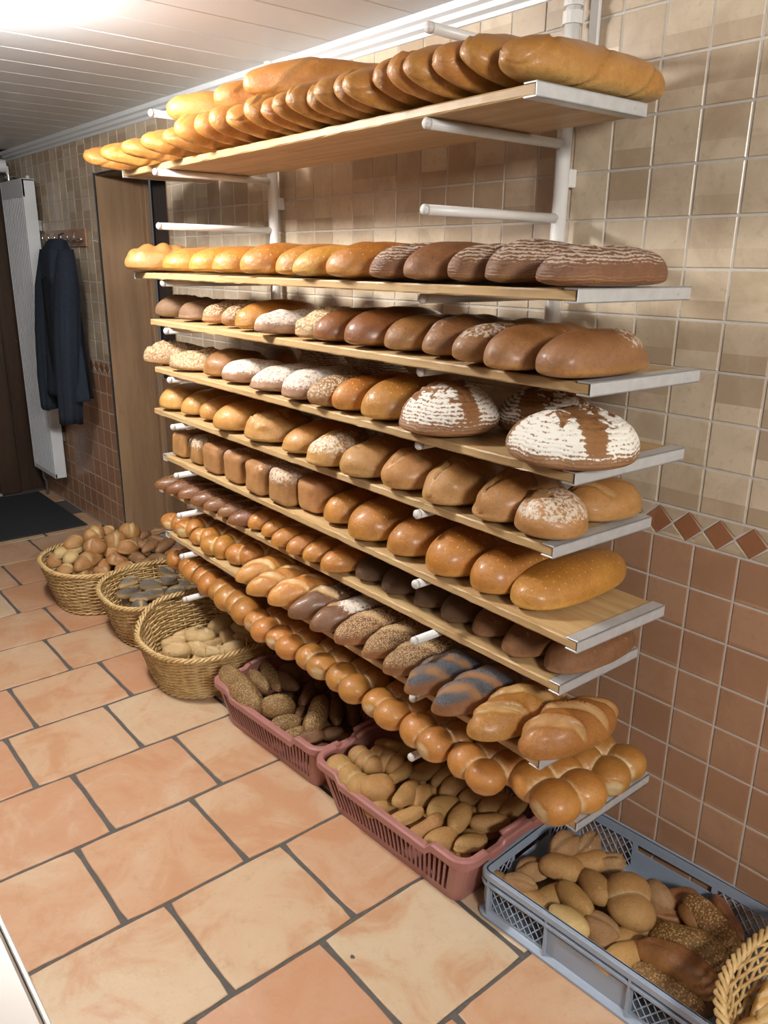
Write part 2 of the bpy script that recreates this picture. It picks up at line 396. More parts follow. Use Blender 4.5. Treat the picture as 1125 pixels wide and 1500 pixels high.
def tile_mesh(name, mat, a, b, d=.006, ch=.0016):
    V = []
    for y, i in ((0.003, 0), (0.0, 0), (-.0014, ch)):
        V += [(i - a/2, y, i - b/2), (a/2 - i, y, i - b/2), (a/2 - i, y, b/2 - i), (i - a/2, y, b/2 - i)]
    F = [(8, 9, 10, 11)]
    for r in (0, 4):
        for i in range(4):
            j = (i + 1) % 4; F.append((r + i, r + j, r + 4 + j, r + 4 + i))
    return V, F
GAP = .0052
V, F = tile_mesh('t', None, P - GAP, PZ - GAP)
tile_me = {k: mesh('wall_tile', V, F, MAT[k]) for k in ('tile_beige', 'tile_terra')}
cells = []
for k in range(-45, 15):
    x = P * (k + .5)
    for up in (1, 0):
        for i in range(12 if up else 9):
            z = ZB1 + PZ * (i + .5) if up else ZB0 - PZ * (i + .5)
            if x < XE - .05: continue
            x0, x1, z0, z1 = x - P/2, x + P/2, max(z - PZ/2, .004), min(z + PZ/2, CEIL)
            if z1 - z0 < .02: continue
            if x1 > DX0 and x0 < DX1 and z0 < DZ:      # cut at the doorway
                if x0 < DX0 - .02: x1 = DX0
                elif x1 > DX1 + .02: x0 = DX1
                elif z1 > DZ + .02: z0 = DZ
                else: continue
            whole = abs(x1 - x0 - P) < 1e-4 and abs(z1 - z0 - PZ) < 1e-4
            a = project(x0, 0, z0); b = project(x1, 0, z1)
            vis = 0
            if a and b and -5 < a[0] and b[0] < 1130 and max(a[1], b[1]) > 0 and min(a[1], b[1]) < 1500:
                vis = abs(b[0] - a[0]) * abs(b[1] - a[1])
                u, v = (a[0] + b[0]) / 2, (a[1] + b[1]) / 2
                if 330 < v and 225 < u < 930 - max(0, v - 700) * .1: vis *= .1
                if 150 < u < 700 and v < 235 - (u - 150) * .2 and v > 150 - (u - 150) * .2: vis *= .3
            cells.append((vis, whole, x0, x1, z0, z1, 'tile_beige' if up else 'tile_terra'))
cells.sort(key=lambda c: -c[0])
solo = [c for c in cells if c[1] and c[0] > 0][:296]
rest = [c for c in cells if c not in solo]
for c in solo:
    link('tile', tile_me[c[6]], wall, ((c[2] + c[3])/2, 0, (c[4] + c[5])/2))
for key in ('tile_beige', 'tile_terra'):
    m = MB()
    for c in rest:
        if c[6] != key: continue
        V, F = tile_mesh('t', None, c[3] - c[2] - GAP, c[5] - c[4] - GAP)
        X, Z = (c[2] + c[3])/2, (c[4] + c[5])/2
        m.add([(v[0] + X, v[1], v[2] + Z) for v in V], F)
    o = m.build('tile_field', MAT[key], wall); o['kind'] = 'stuff'
# border of diamonds and corner triangles
D = .0743; zc = (ZB0 + ZB1) / 2
def prism(pts, d=.006, ch=.0014):
    c = (sum(p[0] for p in pts)/len(pts), sum(p[1] for p in pts)/len(pts)); n = len(pts); V = []
    for y, s in ((.003, 1), (0.0, 1), (-.0014, .95)):
        V += [(c[0] + (p[0]-c[0])*s, y, c[1] + (p[1]-c[1])*s) for p in pts]
    F = [tuple(range(2*n, 3*n))]
    for r in (0, n):
        for i in range(n):
            j = (i+1) % n; F.append((r+i, r+j, r+n+j, r+n+i))
    return V, F
h = .0345
V, F = prism([(0, -h), (h, 0), (0, h), (-h, 0)]); dia_me = mesh('diamond', V, F, MAT['tile_diamond'])
V, F = prism([(-h + .001, h - .001), (0, .005), (h - .001, h - .001)][::-1]); tri_up = mesh('tri', V, F, MAT['tile_beige'])
V, F = prism([(-h + .001, -h + .001), (h - .001, -h + .001), (0, -.005)]); tri_dn = mesh('tri', V, F, MAT['tile_beige'])
md, mt = MB(), MB()
for k in range(-62, 20):
    x = .0085 + D * k
    if DX0 - .02 < x < DX1 + .02 or x < XE: continue
    if -4 <= k:
        link('diamond_tile', dia_me, wall, (x, 0, zc))
        link('triangle_tile', tri_up, wall, (x + D/2, 0, zc)); link('triangle_tile', tri_dn, wall, (x + D/2, 0, zc))
    else:
        for mm, me in ((md, dia_me), (mt, tri_up), (mt, tri_dn)):
            off = 0 if me is dia_me else D/2
            mm.add([(v.co.x + x + off, v.co.y, v.co.z + zc) for v in me.vertices], [tuple(p.vertices) for p in me.polygons])
o = md.build('diamond_field', MAT['tile_diamond'], wall); o['kind'] = 'stuff'
o = mt.build('triangle_field', MAT['tile_beige'], wall); o['kind'] = 'stuff'

# floor: square tiles in rows with staggered joints, wide dark grout
f = MB(); f.box((XE - .1, -3.4, -.06), (3.0, .003, -.004))
floor = f.build('floor', MAT['floor_grout']); floor['kind'] = 'structure'
def floor_tile(seed):
    r = random.Random(seed); n = 7; a = .334 - .0095; pts = []
    for s in range(4):
        for i in range(n):
            t = i / n - .5; d = a/2 - abs(r.gauss(0, .0011)); t *= a
            if i == 0: t += .004; d -= .003
            pts.append([(t, -d), (d, t), (-t, d), (-d, -t)][s])
    m = len(pts); V = []
    for z, s in ((-.006, 1.0), (-.0015, 1.0), (0, .985)):
        V += [(p[0]*s, p[1]*s, z) for p in pts]
    F = [tuple(range(2*m, 3*m))]
    for q in (0, m):
        for i in range(m):
            j = (i+1) % m; F.append((q+i, q+j, q+m+j, q+m+i))
    return mesh('floor_tile', V, F, MAT['floor_tile'])
ft = [floor_tile(i) for i in range(8)]
n = 0
for k in range(-14, 3):
    xc = .059 - .334/2 + .334 * (k + 1) - .0005 * k
    off = -.773 if k % 2 == 1 else -.669
    for j in range(-4, 3):
        yc = off + .336 * j + .168
        if yc > .02 or yc < -1.75 or xc > .75: continue
        o = link('floor_tile', ft[(n * 5 + k) % 8], floor, (xc, yc, random.uniform(-.0006, .0006)))
        o.rotation_euler = (0, 0, random.choice((0, 1, 2, 3)) * math.pi/2); n += 1

# ceiling boards running towards the shelf wall
c = MB(); c.box((XE - .1, -3.4, CEIL + .012), (3.0, .1, CEIL + .06))
ceiling = c.build('ceiling', MAT['ceiling']); ceiling['kind'] = 'structure'
pb = MB(); CP = .1835; g = .0015; k = .0022
pts = [(-CP/2 + g, .012), (-CP/2 + g, k), (-CP/2 + g + k, 0), (CP/2 - g - k, 0), (CP/2 - g, k), (CP/2 - g, .012)]
pb.V = [(x, y, z) for y in (-3.4, -.002) for x, z in pts]
pb.F = [(i, i+1, i+7, i+6) for i in range(5)]
panel_me = mesh('ceiling_panel', pb.V, pb.F, MAT['ceiling'])
for i in range(-21, 10):
    x = -.655 + CP * (i + .5)
    if XE - .05 < x < 2.0: link('ceiling_panel', panel_me, ceiling, (x, 0, CEIL))
# white cornice
prof = [(0, -.052), (-.007, -.050), (-.010, -.040), (-.022, -.034), (-.026, -.022), (-.036, -.016), (-.040, 0), (0, 0)]
cb = MB(); x0, x1 = XE, 1.6
cb.V = [(x, y + .001, CEIL + z) for x in (x0, x1) for y, z in prof]
cb.F = [(i, (i+1) % 8, (i+1) % 8 + 8, i + 8) for i in range(8)] + [tuple(range(8)), tuple(range(15, 7, -1))]
cb.build('trim_1', MAT['cornice'])['kind'] = 'structure'

# far end wall with a dark wooden door
eb = MB(); eb.box((XE - .12, -3.4, 0), (XE, .003, CEIL + .05))
eb.build('wall_back', MAT['darkwood'])['kind'] = 'structure'
dr = MB(); dr.box((XE, -1.25, .012), (XE + .03, -.30, 2.0), .004)
for y in (-1.02, -.80, -.58): dr.box((XE + .03, y - .085, .15), (XE + .036, y + .085, 1.9), .003)
door = dr.build('door_1', MAT['darkwood']); door['kind'] = 'structure'
fr = MB(); fr.box((XE, -.30, 0), (XE + .045, -.17, 2.08), .004); fr.box((XE, -1.38, 0), (XE + .045, -1.25, 2.08), .004); fr.box((XE, -1.25, 2.0), (XE + .045, -.30, 2.08), .004)
fr.build('door_frame', MAT['darkwood'], door)
th = MB(); th.box((XE + .03, -1.25, .001), (XE + .07, -.30, .014), .003); th.build('threshold', MAT['alu'], door)
hd = MB(); hd.tube([(XE + .03, -.38, 1.02), (XE + .08, -.38, 1.02), (XE + .08, -.50, 1.02)], .009); hd.build('door_handle', MAT['steel'], door)

# doorway niche: oak clad jambs, soffit, and a door with a dark glass panel
t = MB(); t.box((DX0, .001, 0), (DX0 + .012, .235, DZ), .001)
d2 = t.build('door_2', MAT['oak']); d2['kind'] = 'structure'
t = MB(); t.box((DX0 - .004, -.006, 0), (DX0 + .004, .004, DZ + .006), .001); t.build('corner_strip', MAT['chrome'], d2)
t = MB(); t.box((DX0 + .004, -.004, 0), (DX0 + .010, .004, DZ), .001); t.build('dark_joint', MAT['dark_gap'], d2)
t = MB(); t.box((DX1 - .012, .001, 0), (DX1, .235, DZ), .001); t.build('jamb', MAT['oak'], d2)
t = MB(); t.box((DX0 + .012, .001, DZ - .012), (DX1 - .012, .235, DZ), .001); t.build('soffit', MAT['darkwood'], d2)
t = MB(); t.box((DX0 + .004, .236, 0), (DX0 + .05, .262, DZ), .003); t.build('frame_strip', MAT['oak'], d2)
t = MB(); t.box((DX0 + .05, .262, .0), (DX1, .30, .90), .003)
for q in range(4): t.box((DX0 + .07 + q*.185, .256, .08), (DX0 + .235 + q*.185, .262, .84), .003)
t.build('wood_panel', MAT['pine'], d2)
t = MB(); t.box((DX0 + .05, .270, .90), (DX1, .285, DZ), .002); t.build('glass_panel', MAT['black'], d2)
for z in (1.07, .86):
    t = MB(); t.tube([(DX0 + .03, .233, z - .04), (DX0 + .03, .233, z + .04)], .007); t.build('hinge', MAT['steel'], d2)

# ------------------------------------------------------------------ ceiling lamp (just above the upper left of the view)
lamp = tag(empty('ceiling_lamp', (-1.36, -1.13, CEIL)), 'round white lit ceiling lamp on the boarded ceiling', 'lamp')
m = MB(); m.lathe([(.0, 0), (.135, 0), (.135, -.018), (.11, -.022)], 32); m.build('base_plate', MAT['white_paint'], lamp)
m = MB(); m.lathe([(.105, -.020), (.108, -.060), (.100, -.095), (.07, -.118), (.001, -.126)], 32)
m.build('diffuser', emit('lamp_glow', (1.0, .975, .94), LAMP_STRENGTH), lamp, smooth=True)

# ------------------------------------------------------------------ bread rack: two wall posts with eleven pairs of arms
ARMZ = [1.945, 1.780, 1.622, 1.449, 1.298, 1.138, .979, .809, .664, .511, .345]
rack = tag(empty('bread_rack', (-.93, 0, 0)), 'white tube rack with two wall posts carrying the nine bread boards', 'rack')
def child(mb, name, mat, par, smooth=False):
    o = mb.build(name, mat, par, smooth=smooth); o.location = -Vector(par.location); return o
for px in (-.311, -1.551):
    m = MB(); m.tube([(px, -.042, .16), (px, -.042, CEIL - .001)], .0175, 14); child(m, 'post', MAT['white_paint'], rack, True)
    for z0, z1, r in ((2.02, 2.045, .0225), (1.955, 1.965, .0205), (2.055, 2.13, .0215)):
        m = MB(); m.tube([(px, -.042, z0), (px, -.042, z1)], r, 14); child(m, 'post_sleeve', MAT['white_paint'], rack)
    for z in (.3, 1.05, 1.71):
        m = MB(); m.box((px - .012, -.03, z - .02), (px + .012, -.002, z + .02), .002); child(m, 'wall_bracket', MAT['white_paint'], rack)
    m = MB(); m.box((px + .02, -.012, 1.93), (px + .045, -.002, 2.1), .002); child(m, 'mounting_strip', MAT['white_paint'], rack)
    for z in ARMZ:
        m = MB(); m.tube([(px, -.050, z), (px, -.462, z)], .0105, 12)
        a = child(m, 'arm', MAT['white_paint'], rack, True)
        m = MB(); m.tube([(px, -.461, z), (px, -.469, z), (px, -.473, z)], [.0108, .0108, .007], 12); m.build('arm_tip', MAT['chip'], a, smooth=True)

# boards: near front corner, far front corner, depth, centre height
ORD = ['zeroth', 'first', 'second', 'third', 'fourth', 'fifth', 'sixth', 'seventh', 'eighth', 'ninth', 'tenth', 'eleventh', 'twelfth', 'thirteenth', 'fourteenth', 'fifteenth', 'sixteenth', 'seventeenth', 'eighteenth', 'nineteenth', 'twentieth'] + ['twenty-' + q for q in ('first', 'second', 'third', 'fourth', 'fifth', 'sixth', 'seventh', 'eighth', 'ninth')] + ['thirtieth']
BZ = {1: 1.801, 2: 1.470, 3: 1.319, 4: 1.159, 5: 1.0, 6: .83, 7: .685, 8: .532, 9: .366}
BOARD = {1: (-.026, -.478, .31, 1.875, -1.6), 2: (.115, -.508, .335, 1.865, -1.0), 3: (.152, -.502, .33, 1.85, -1.4), 4: (.131, -.495, .34, 1.82, -1.2), 5: (.077, -.470, .315, 1.857, -1.2),
         6: (.149, -.468, .28, 1.91, -1.6), 7: (.075, -.410, .272, 1.935, -.4), 8: (.079, -.462, .245, 1.85, -1.2), 9: (.126, -.379, .272, 1.965, 0)}   # near end x, front y, depth, length, slight turn
for k, (bx, by, dep, L, ang) in BOARD.items():
    N = Vector((bx, by)); ang = math.radians(ang)
    b = tag(empty('bread_board', (N.x, N.y, BZ[k]), ang), 'wooden bread board with aluminium end rails, ' + (ORD[k] + ' from the top of the rack'), 'board', 'bread boards on the wall rack')
    m = MB(); r = random.Random(k); nx = 60; V = []; T = .0095    # plank, front edge a little worn
    for i in range(nx + 1):
        x = -L + .006 + (L - .012) * i / nx; e = abs(r.gauss(0, .0014)); e2 = abs(r.gauss(0, .0010))
        V += [(x, .0018 + e, -T), (x, e2, -T + .003), (x, e2, T - .003), (x, .0018 + e, T), (x, dep - .002, T), (x, dep, T - .003), (x, dep, -T + .003), (x, dep - .002, -T)]
    F = [(i*8 + a, i*8 + (a+1) % 8, i*8 + 8 + (a+1) % 8, i*8 + 8 + a) for i in range(nx) for a in range(8)] + [tuple(range(7, -1, -1)), tuple(range(nx*8, nx*8 + 8))]
    m.add(V, F); m.build('plank', MAT['board_wood'], b)
    for x, sgn in ((0, -1), (-L, 1)):
        if sgn == 1 and k in (3, 4, 5): continue
        m = MB(); q = .030; s = .0125; lo, hi = (x - q, x) if sgn < 0 else (x, x + q)
        m.box((lo, -.001, T), (hi, dep + .001, s), .0006); m.box((lo, -.001, -s), (hi, dep + .001, -T), .0006)
        m.box((x - .0025 if sgn < 0 else x, -.001, -s), (x if sgn < 0 else x + .0025, dep + .001, s), .0006)
        m.tube([(x - .0005*sgn*-1 - .003*(sgn < 0), dep*.88, 0), (x + .0012*(-sgn), dep*.88, 0)], .003, 8)
        m.build('end_rail', MAT['alu'], b)

# ------------------------------------------------------------------ bread shapes
def wav(Pt, freq, seed, n=9):
    r = np.random.default_rng(seed); K = r.normal(size=(n, 3)); K /= np.linalg.norm(K, axis=1)[:, None]
    K *= freq * r.uniform(.6, 1.6, (n, 1)); ph = r.uniform(0, 6.28, n)
    return np.sin(Pt @ K.T + ph).sum(1) / math.sqrt(n)

def sm(x, a, b):
    t = np.clip((x - a) / (b - a), 0, 1); return t * t * (3 - 2 * t)

def grid_faces(nu, nv):
    i = np.arange(nu - 1)[:, None]; j = np.arange(nv)[None]; k = (j + 1) % nv
    q = np.stack([i*nv + j, i*nv + k + 0*i, (i+1)*nv + k, (i+1)*nv + j + 0*k], -1).reshape(-1, 4)
    return q

def loaf_mesh(name, mat, L, W, H, p=2.4, nx=2.0, nz=2.0, flat=.26, taper=0., nu=60, nv=44, seed=0, rough=.0022, lump=.006, bend=0., feat=None, roll=0.):
    """rounded loaf along y with a flattish base at z = 0; feat() adds cuts, cracks and dustings"""
    t = -np.cos(np.linspace(.012, math.pi - .012, nu)); th = np.linspace(0, 2*math.pi, nv, endpoint=False)
    T, A = np.meshgrid(t, th, indexing='ij'); T = T.ravel(); A = A.ravel()
    r = np.clip(1 - np.abs(T)**p, 0, 1)**.5
    c, s = np.cos(A), np.sin(A)
    x = W/2 * r * (1 + taper*T) * np.sign(c) * np.abs(c)**(2/nx)
    up = (1 - flat) * H * r**.9 * (1 + .5*taper*T) * np.abs(s)**(2/nz); dn = -flat * H * r**.55 * np.abs(s)**(2/3.6)
    z = np.where(s >= 0, up, dn) + flat*H
    y = T * L/2
    x = x + bend * (1 - T*T)
    V = np.stack([x, y, z], 1)
    hf = np.clip(z/H, 0, 1)
    n3 = V - np.array([0, 0, flat*H]); n3 = n3 / np.array([W/2, L/2, H*.6])**2; n3 /= np.linalg.norm(n3, axis=1)[:, None] + 1e-9
    V0 = V.copy()
    d = lump * wav(V, 22, seed) * sm(hf, .05, .4) + rough * wav(V, 75, seed+1) * sm(hf, .02, .3)
    M = np.zeros((len(V), 4)); M[:, 3] = hf
    ctx = dict(V=V0, T=T, A=A, s=s, x=x, y=y, z=z, hf=hf, L=L, W=W, H=H, top=sm(s, .15, .7), seed=seed, r=r, d=d, M=M)
    if feat: feat(ctx)
    V = V + n3 * ctx['d'][:, None]
    V[:, 2] = np.maximum(V[:, 2], 0.0008*(1-r))
    if roll:
        cr, sr = math.cos(roll), math.sin(roll); zc_ = H/2
        X, Z = V[:, 0].copy(), V[:, 2] - zc_
        V[:, 0] = cr*X - sr*Z; V[:, 2] = sr*X + cr*Z + zc_
        V[:, 2] -= V[:, 2].min()
    F = grid_faces(nu, nv)
    caps = [tuple(range(nv)), tuple(range((nu-1)*nv + nv - 1, (nu-1)*nv - 1, -1))]
    Fl = [tuple(q[::-1]) for q in F.tolist()] + caps
    return mesh(name, V, Fl, mat, True, M)

# features ---------------------------------------------------------
def f_flour(amount=.8, lo=.35, patch=9):
    def f(c):
        n = wav(c['V'], patch, c['seed'] + 5)
        c['M'][:, 1] = np.maximum(c['M'][:, 1], amount * sm(c['hf'], lo, lo + .35) * sm(n, -.9, .6))
    return f
def f_flour2(amount, lo):
    def f(c): c['M'][:, 1] = amount * sm(c['hf'] + .08*wav(c['V'], 18, c['seed']+5), lo, lo + .3)
    return f
def f_seed(amount=1., lo=.3, patch=0):
    def f(c):
        k = amount * sm(c['hf'] + .06*wav(c['V'], 40, c['seed']+6), lo, lo + .2)
        if patch: k = k * sm(wav(c['V'], patch, c['seed']+8), -.7, .3)
        c['M'][:, 2] = np.maximum(c['M'][:, 2], k)
    return f
def f_cuts(n=3, ang=35., width=.011, depth=.005, span=.85, length=.42, invert_seed=False, ear=.004):
    """slanting knife cuts across the top that have opened up and baked paler"""
    def f(c):
        ca, sa = math.cos(math.radians(ang)), math.sin(math.radians(ang)); L, W = c['L'], c['W']
        for k in range(n):
            y0 = L * span * ((k + .5)/n - .5)
            xx = c['x']; yy = c['y'] - y0
            across = yy*ca - xx*sa + .003*wav(c['V'], 60, c['seed']+k); along = xx*ca + yy*sa
            w = width * np.sqrt(np.clip(1 - (along/(W*length))**2, 0, 1)) + 1e-6
            m = np.exp(-(across/w)**4) * (np.abs(along) < W*length) * sm(c['s'], .1, .4) * (.55 + .45*sm(wav(c['V'], 150, c['seed'] + 31 + k), -.7, .5))
            c['M'][:, 0] = np.maximum(c['M'][:, 0], m*.85)
            c['d'] += -depth*m + ear*np.exp(-((across - w*1.25)/(width*.5))**2) * (np.abs(along) < W*length) * c['top']
            if invert_seed: c['M'][:, 2] = c['M'][:, 2] * (1 - m)
    return f
def f_crease(width=.008, depth=.006, pale=.8):
    def f(c):
        w = width * np.sqrt(np.clip(1 - (c['T']/.88)**2, 0, 1)) + 1e-6
        xx = c['x'] + .003*wav(c['V'], 45, c['seed']+3)
        m = np.exp(-(xx/w)**4) * sm(c['s'], .2, .5)
        c['M'][:, 0] = np.maximum(c['M'][:, 0], m*pale)
        c['d'] += -depth*m + .003*np.exp(-((np.abs(xx) - w*1.4)/(width*.6))**2) * c['top']
    return f
def f_cracks(n=5, width=.006, depth=.004, pale=1., long=.5, lo=.35):
    """irregular splits wandering over the top"""
    def f(c):
        r = np.random.default_rng(c['seed'] + 21)
        S = np.stack([c['x'], c['y']], 1); wob = .010*wav(c['V'], 45, c['seed']+9) + .004*wav(c['V'], 130, c['seed']+10)
        for k in range(n):
            a = r.uniform(0, math.pi); o = r.uniform(-.30, .30, 2) * np.array([c['W'], c['L']]); d = np.array([math.cos(a), math.sin(a)])
            q = S - o; al = q @ d; ac = q @ np.array([-d[1], d[0]]) + wob
            ln = long * c['W'] * r.uniform(.5, 1)
            w = width*r.uniform(.5, 1.4)*np.sqrt(np.clip(1 - (al/ln)**2, 0, 1)) + 1e-6
            m = np.exp(-(ac/w)**4) * (np.abs(al) < ln) * sm(c['hf'], lo, lo + .15)
            c['M'][:, 0] = np.maximum(c['M'][:, 0], m*pale); c['d'] += -depth*m + .5*depth*np.exp(-((np.abs(ac) - w*1.5)/(w*.8))**2)*(np.abs(al) < ln)*sm(c['hf'], lo, lo+.15)
            c['M'][:, 1] *= 1 - m
    return f
def f_twist(turns=1.6, depth=.006, pale=.25):
    """spiral seam of a rolled loaf"""
    def f(c):
        ph = c['A'] - turns*math.pi*c['T'] + c['seed']
        g = np.exp(-((np.mod(ph, math.pi) - math.pi/2)/.16)**2) * np.clip(c['r'], 0, 1)
        g2 = np.exp(-((np.mod(ph, math.pi) - math.pi/2 - .22)/.2)**2) * c['r']
        c['d'] += -depth*g + depth*.5*g2; c['M'][:, 0] = np.maximum(c['M'][:, 0], pale*g2*sm(wav(c['V'], 20, c['seed']+4), -.6, .8))
    return f
def f_rough(amp=.004, freq=55, lo=.45):
    def f(c): c['d'] += amp * np.abs(wav(c['V'], freq, c['seed']+13)) * sm(c['hf'], lo, lo+.2)
    return f
def f_bigcross(w=.016):
    """one wide torn cross of dark crust through the floured top, with small splits"""
    def f(c):
        wob = .016*wav(c['V'], 26, c['seed']+9) + .006*wav(c['V'], 80, c['seed']+10)
        m = np.zeros(len(wob))
        for q, o, wd in ((c['x']*.45 + c['y']*.9 - .02*c['W'], 0, w), (c['x']*.93 - c['y']*.36 + .16*c['W'], 0, w*.9)):
            m = np.maximum(m, np.exp(-((q + wob)/wd)**4))
        m = m * sm(c['hf'], .22, .5)
        c['M'][:, 0] = np.maximum(c['M'][:, 0], m); c['M'][:, 1] *= 1 - m; c['d'] += -.004*m + .004*np.abs(wav(c['V'], 70, c['seed']))*m
    return f
def feats(*fs):
    def f(c):
        for q in fs: q(c)
    return f

def lobes_mesh(name, mat, lobes, seed=0, nu=22, nv=28, seam=.16, cutface=(), floor=True, H=None):
    """several dough balls baked together: overlapping ellipsoids in one mesh, pale where they were joined"""
    Vs, Fs, Ms, off = [], [], [], 0
    C_ = [np.array(l[:3]) for l in lobes]; R_ = [np.array(l[3:6]) for l in lobes]; A_ = [math.radians(l[6]) if len(l) > 6 else 0 for l in lobes]
    H = H or max(l[2] + l[5] for l in lobes)
    def f_of(j, X):
        ca, sa = math.cos(A_[j]), math.sin(A_[j]); q = X - C_[j]
        u = np.stack([q[:, 0]*ca + q[:, 1]*sa, -q[:, 0]*sa + q[:, 1]*ca, q[:, 2]], 1) / R_[j]
        return np.linalg.norm(u, axis=1) - 1
    ph = np.linspace(.06, math.pi - .06, nu); th = np.linspace(0, 2*math.pi, nv, endpoint=False)
    PH, TH = np.meshgrid(ph, th, indexing='ij')
    U = np.stack([np.sin(PH)*np.cos(TH), np.sin(PH)*np.sin(TH), np.cos(PH)], -1).reshape(-1, 3)
    F0 = grid_faces(nu, nv)
    for i in range(len(lobes)):
        ca, sa = math.cos(A_[i]), math.sin(A_[i]); q = U * R_[i]
        X = np.stack([q[:, 0]*ca - q[:, 1]*sa, q[:, 0]*sa + q[:, 1]*ca, q[:, 2]], 1) + C_[i]
        X += U * (.0016*wav(X, 45, seed + i))[:, None]
        M = np.zeros((len(X), 4))
        for j in range(len(lobes)):
            if j != i:
                fj = f_of(j, X); M[:, 0] = np.maximum(M[:, 0], 1 - sm(fj, .02, seam))
        if i in cutface:
            k = sm(U @ np.array([.35, -.93, -.10]), .86, .90); M[:, 0] = np.maximum(M[:, 0], k); X -= U * (.006*k)[:, None]
        if floor: X[:, 2] = np.where(X[:, 2] < .004, .004*.3 + X[:, 2]*.02, X[:, 2]); X[:, 2] = np.maximum(X[:, 2], 0)
        M[:, 3] = np.clip(X[:, 2]/H, 0, 1)
        Vs.append(X); Ms.append(M)
        Fs += [tuple(a + off for a in qd) for qd in F0.tolist()] + [tuple(off + a for a in range(nv-1, -1, -1)), tuple(off + (nu-1)*nv + a for a in range(nv))]
        off += len(X)
    return mesh(name, np.concatenate(Vs), Fs, mat, True, np.concatenate(Ms))

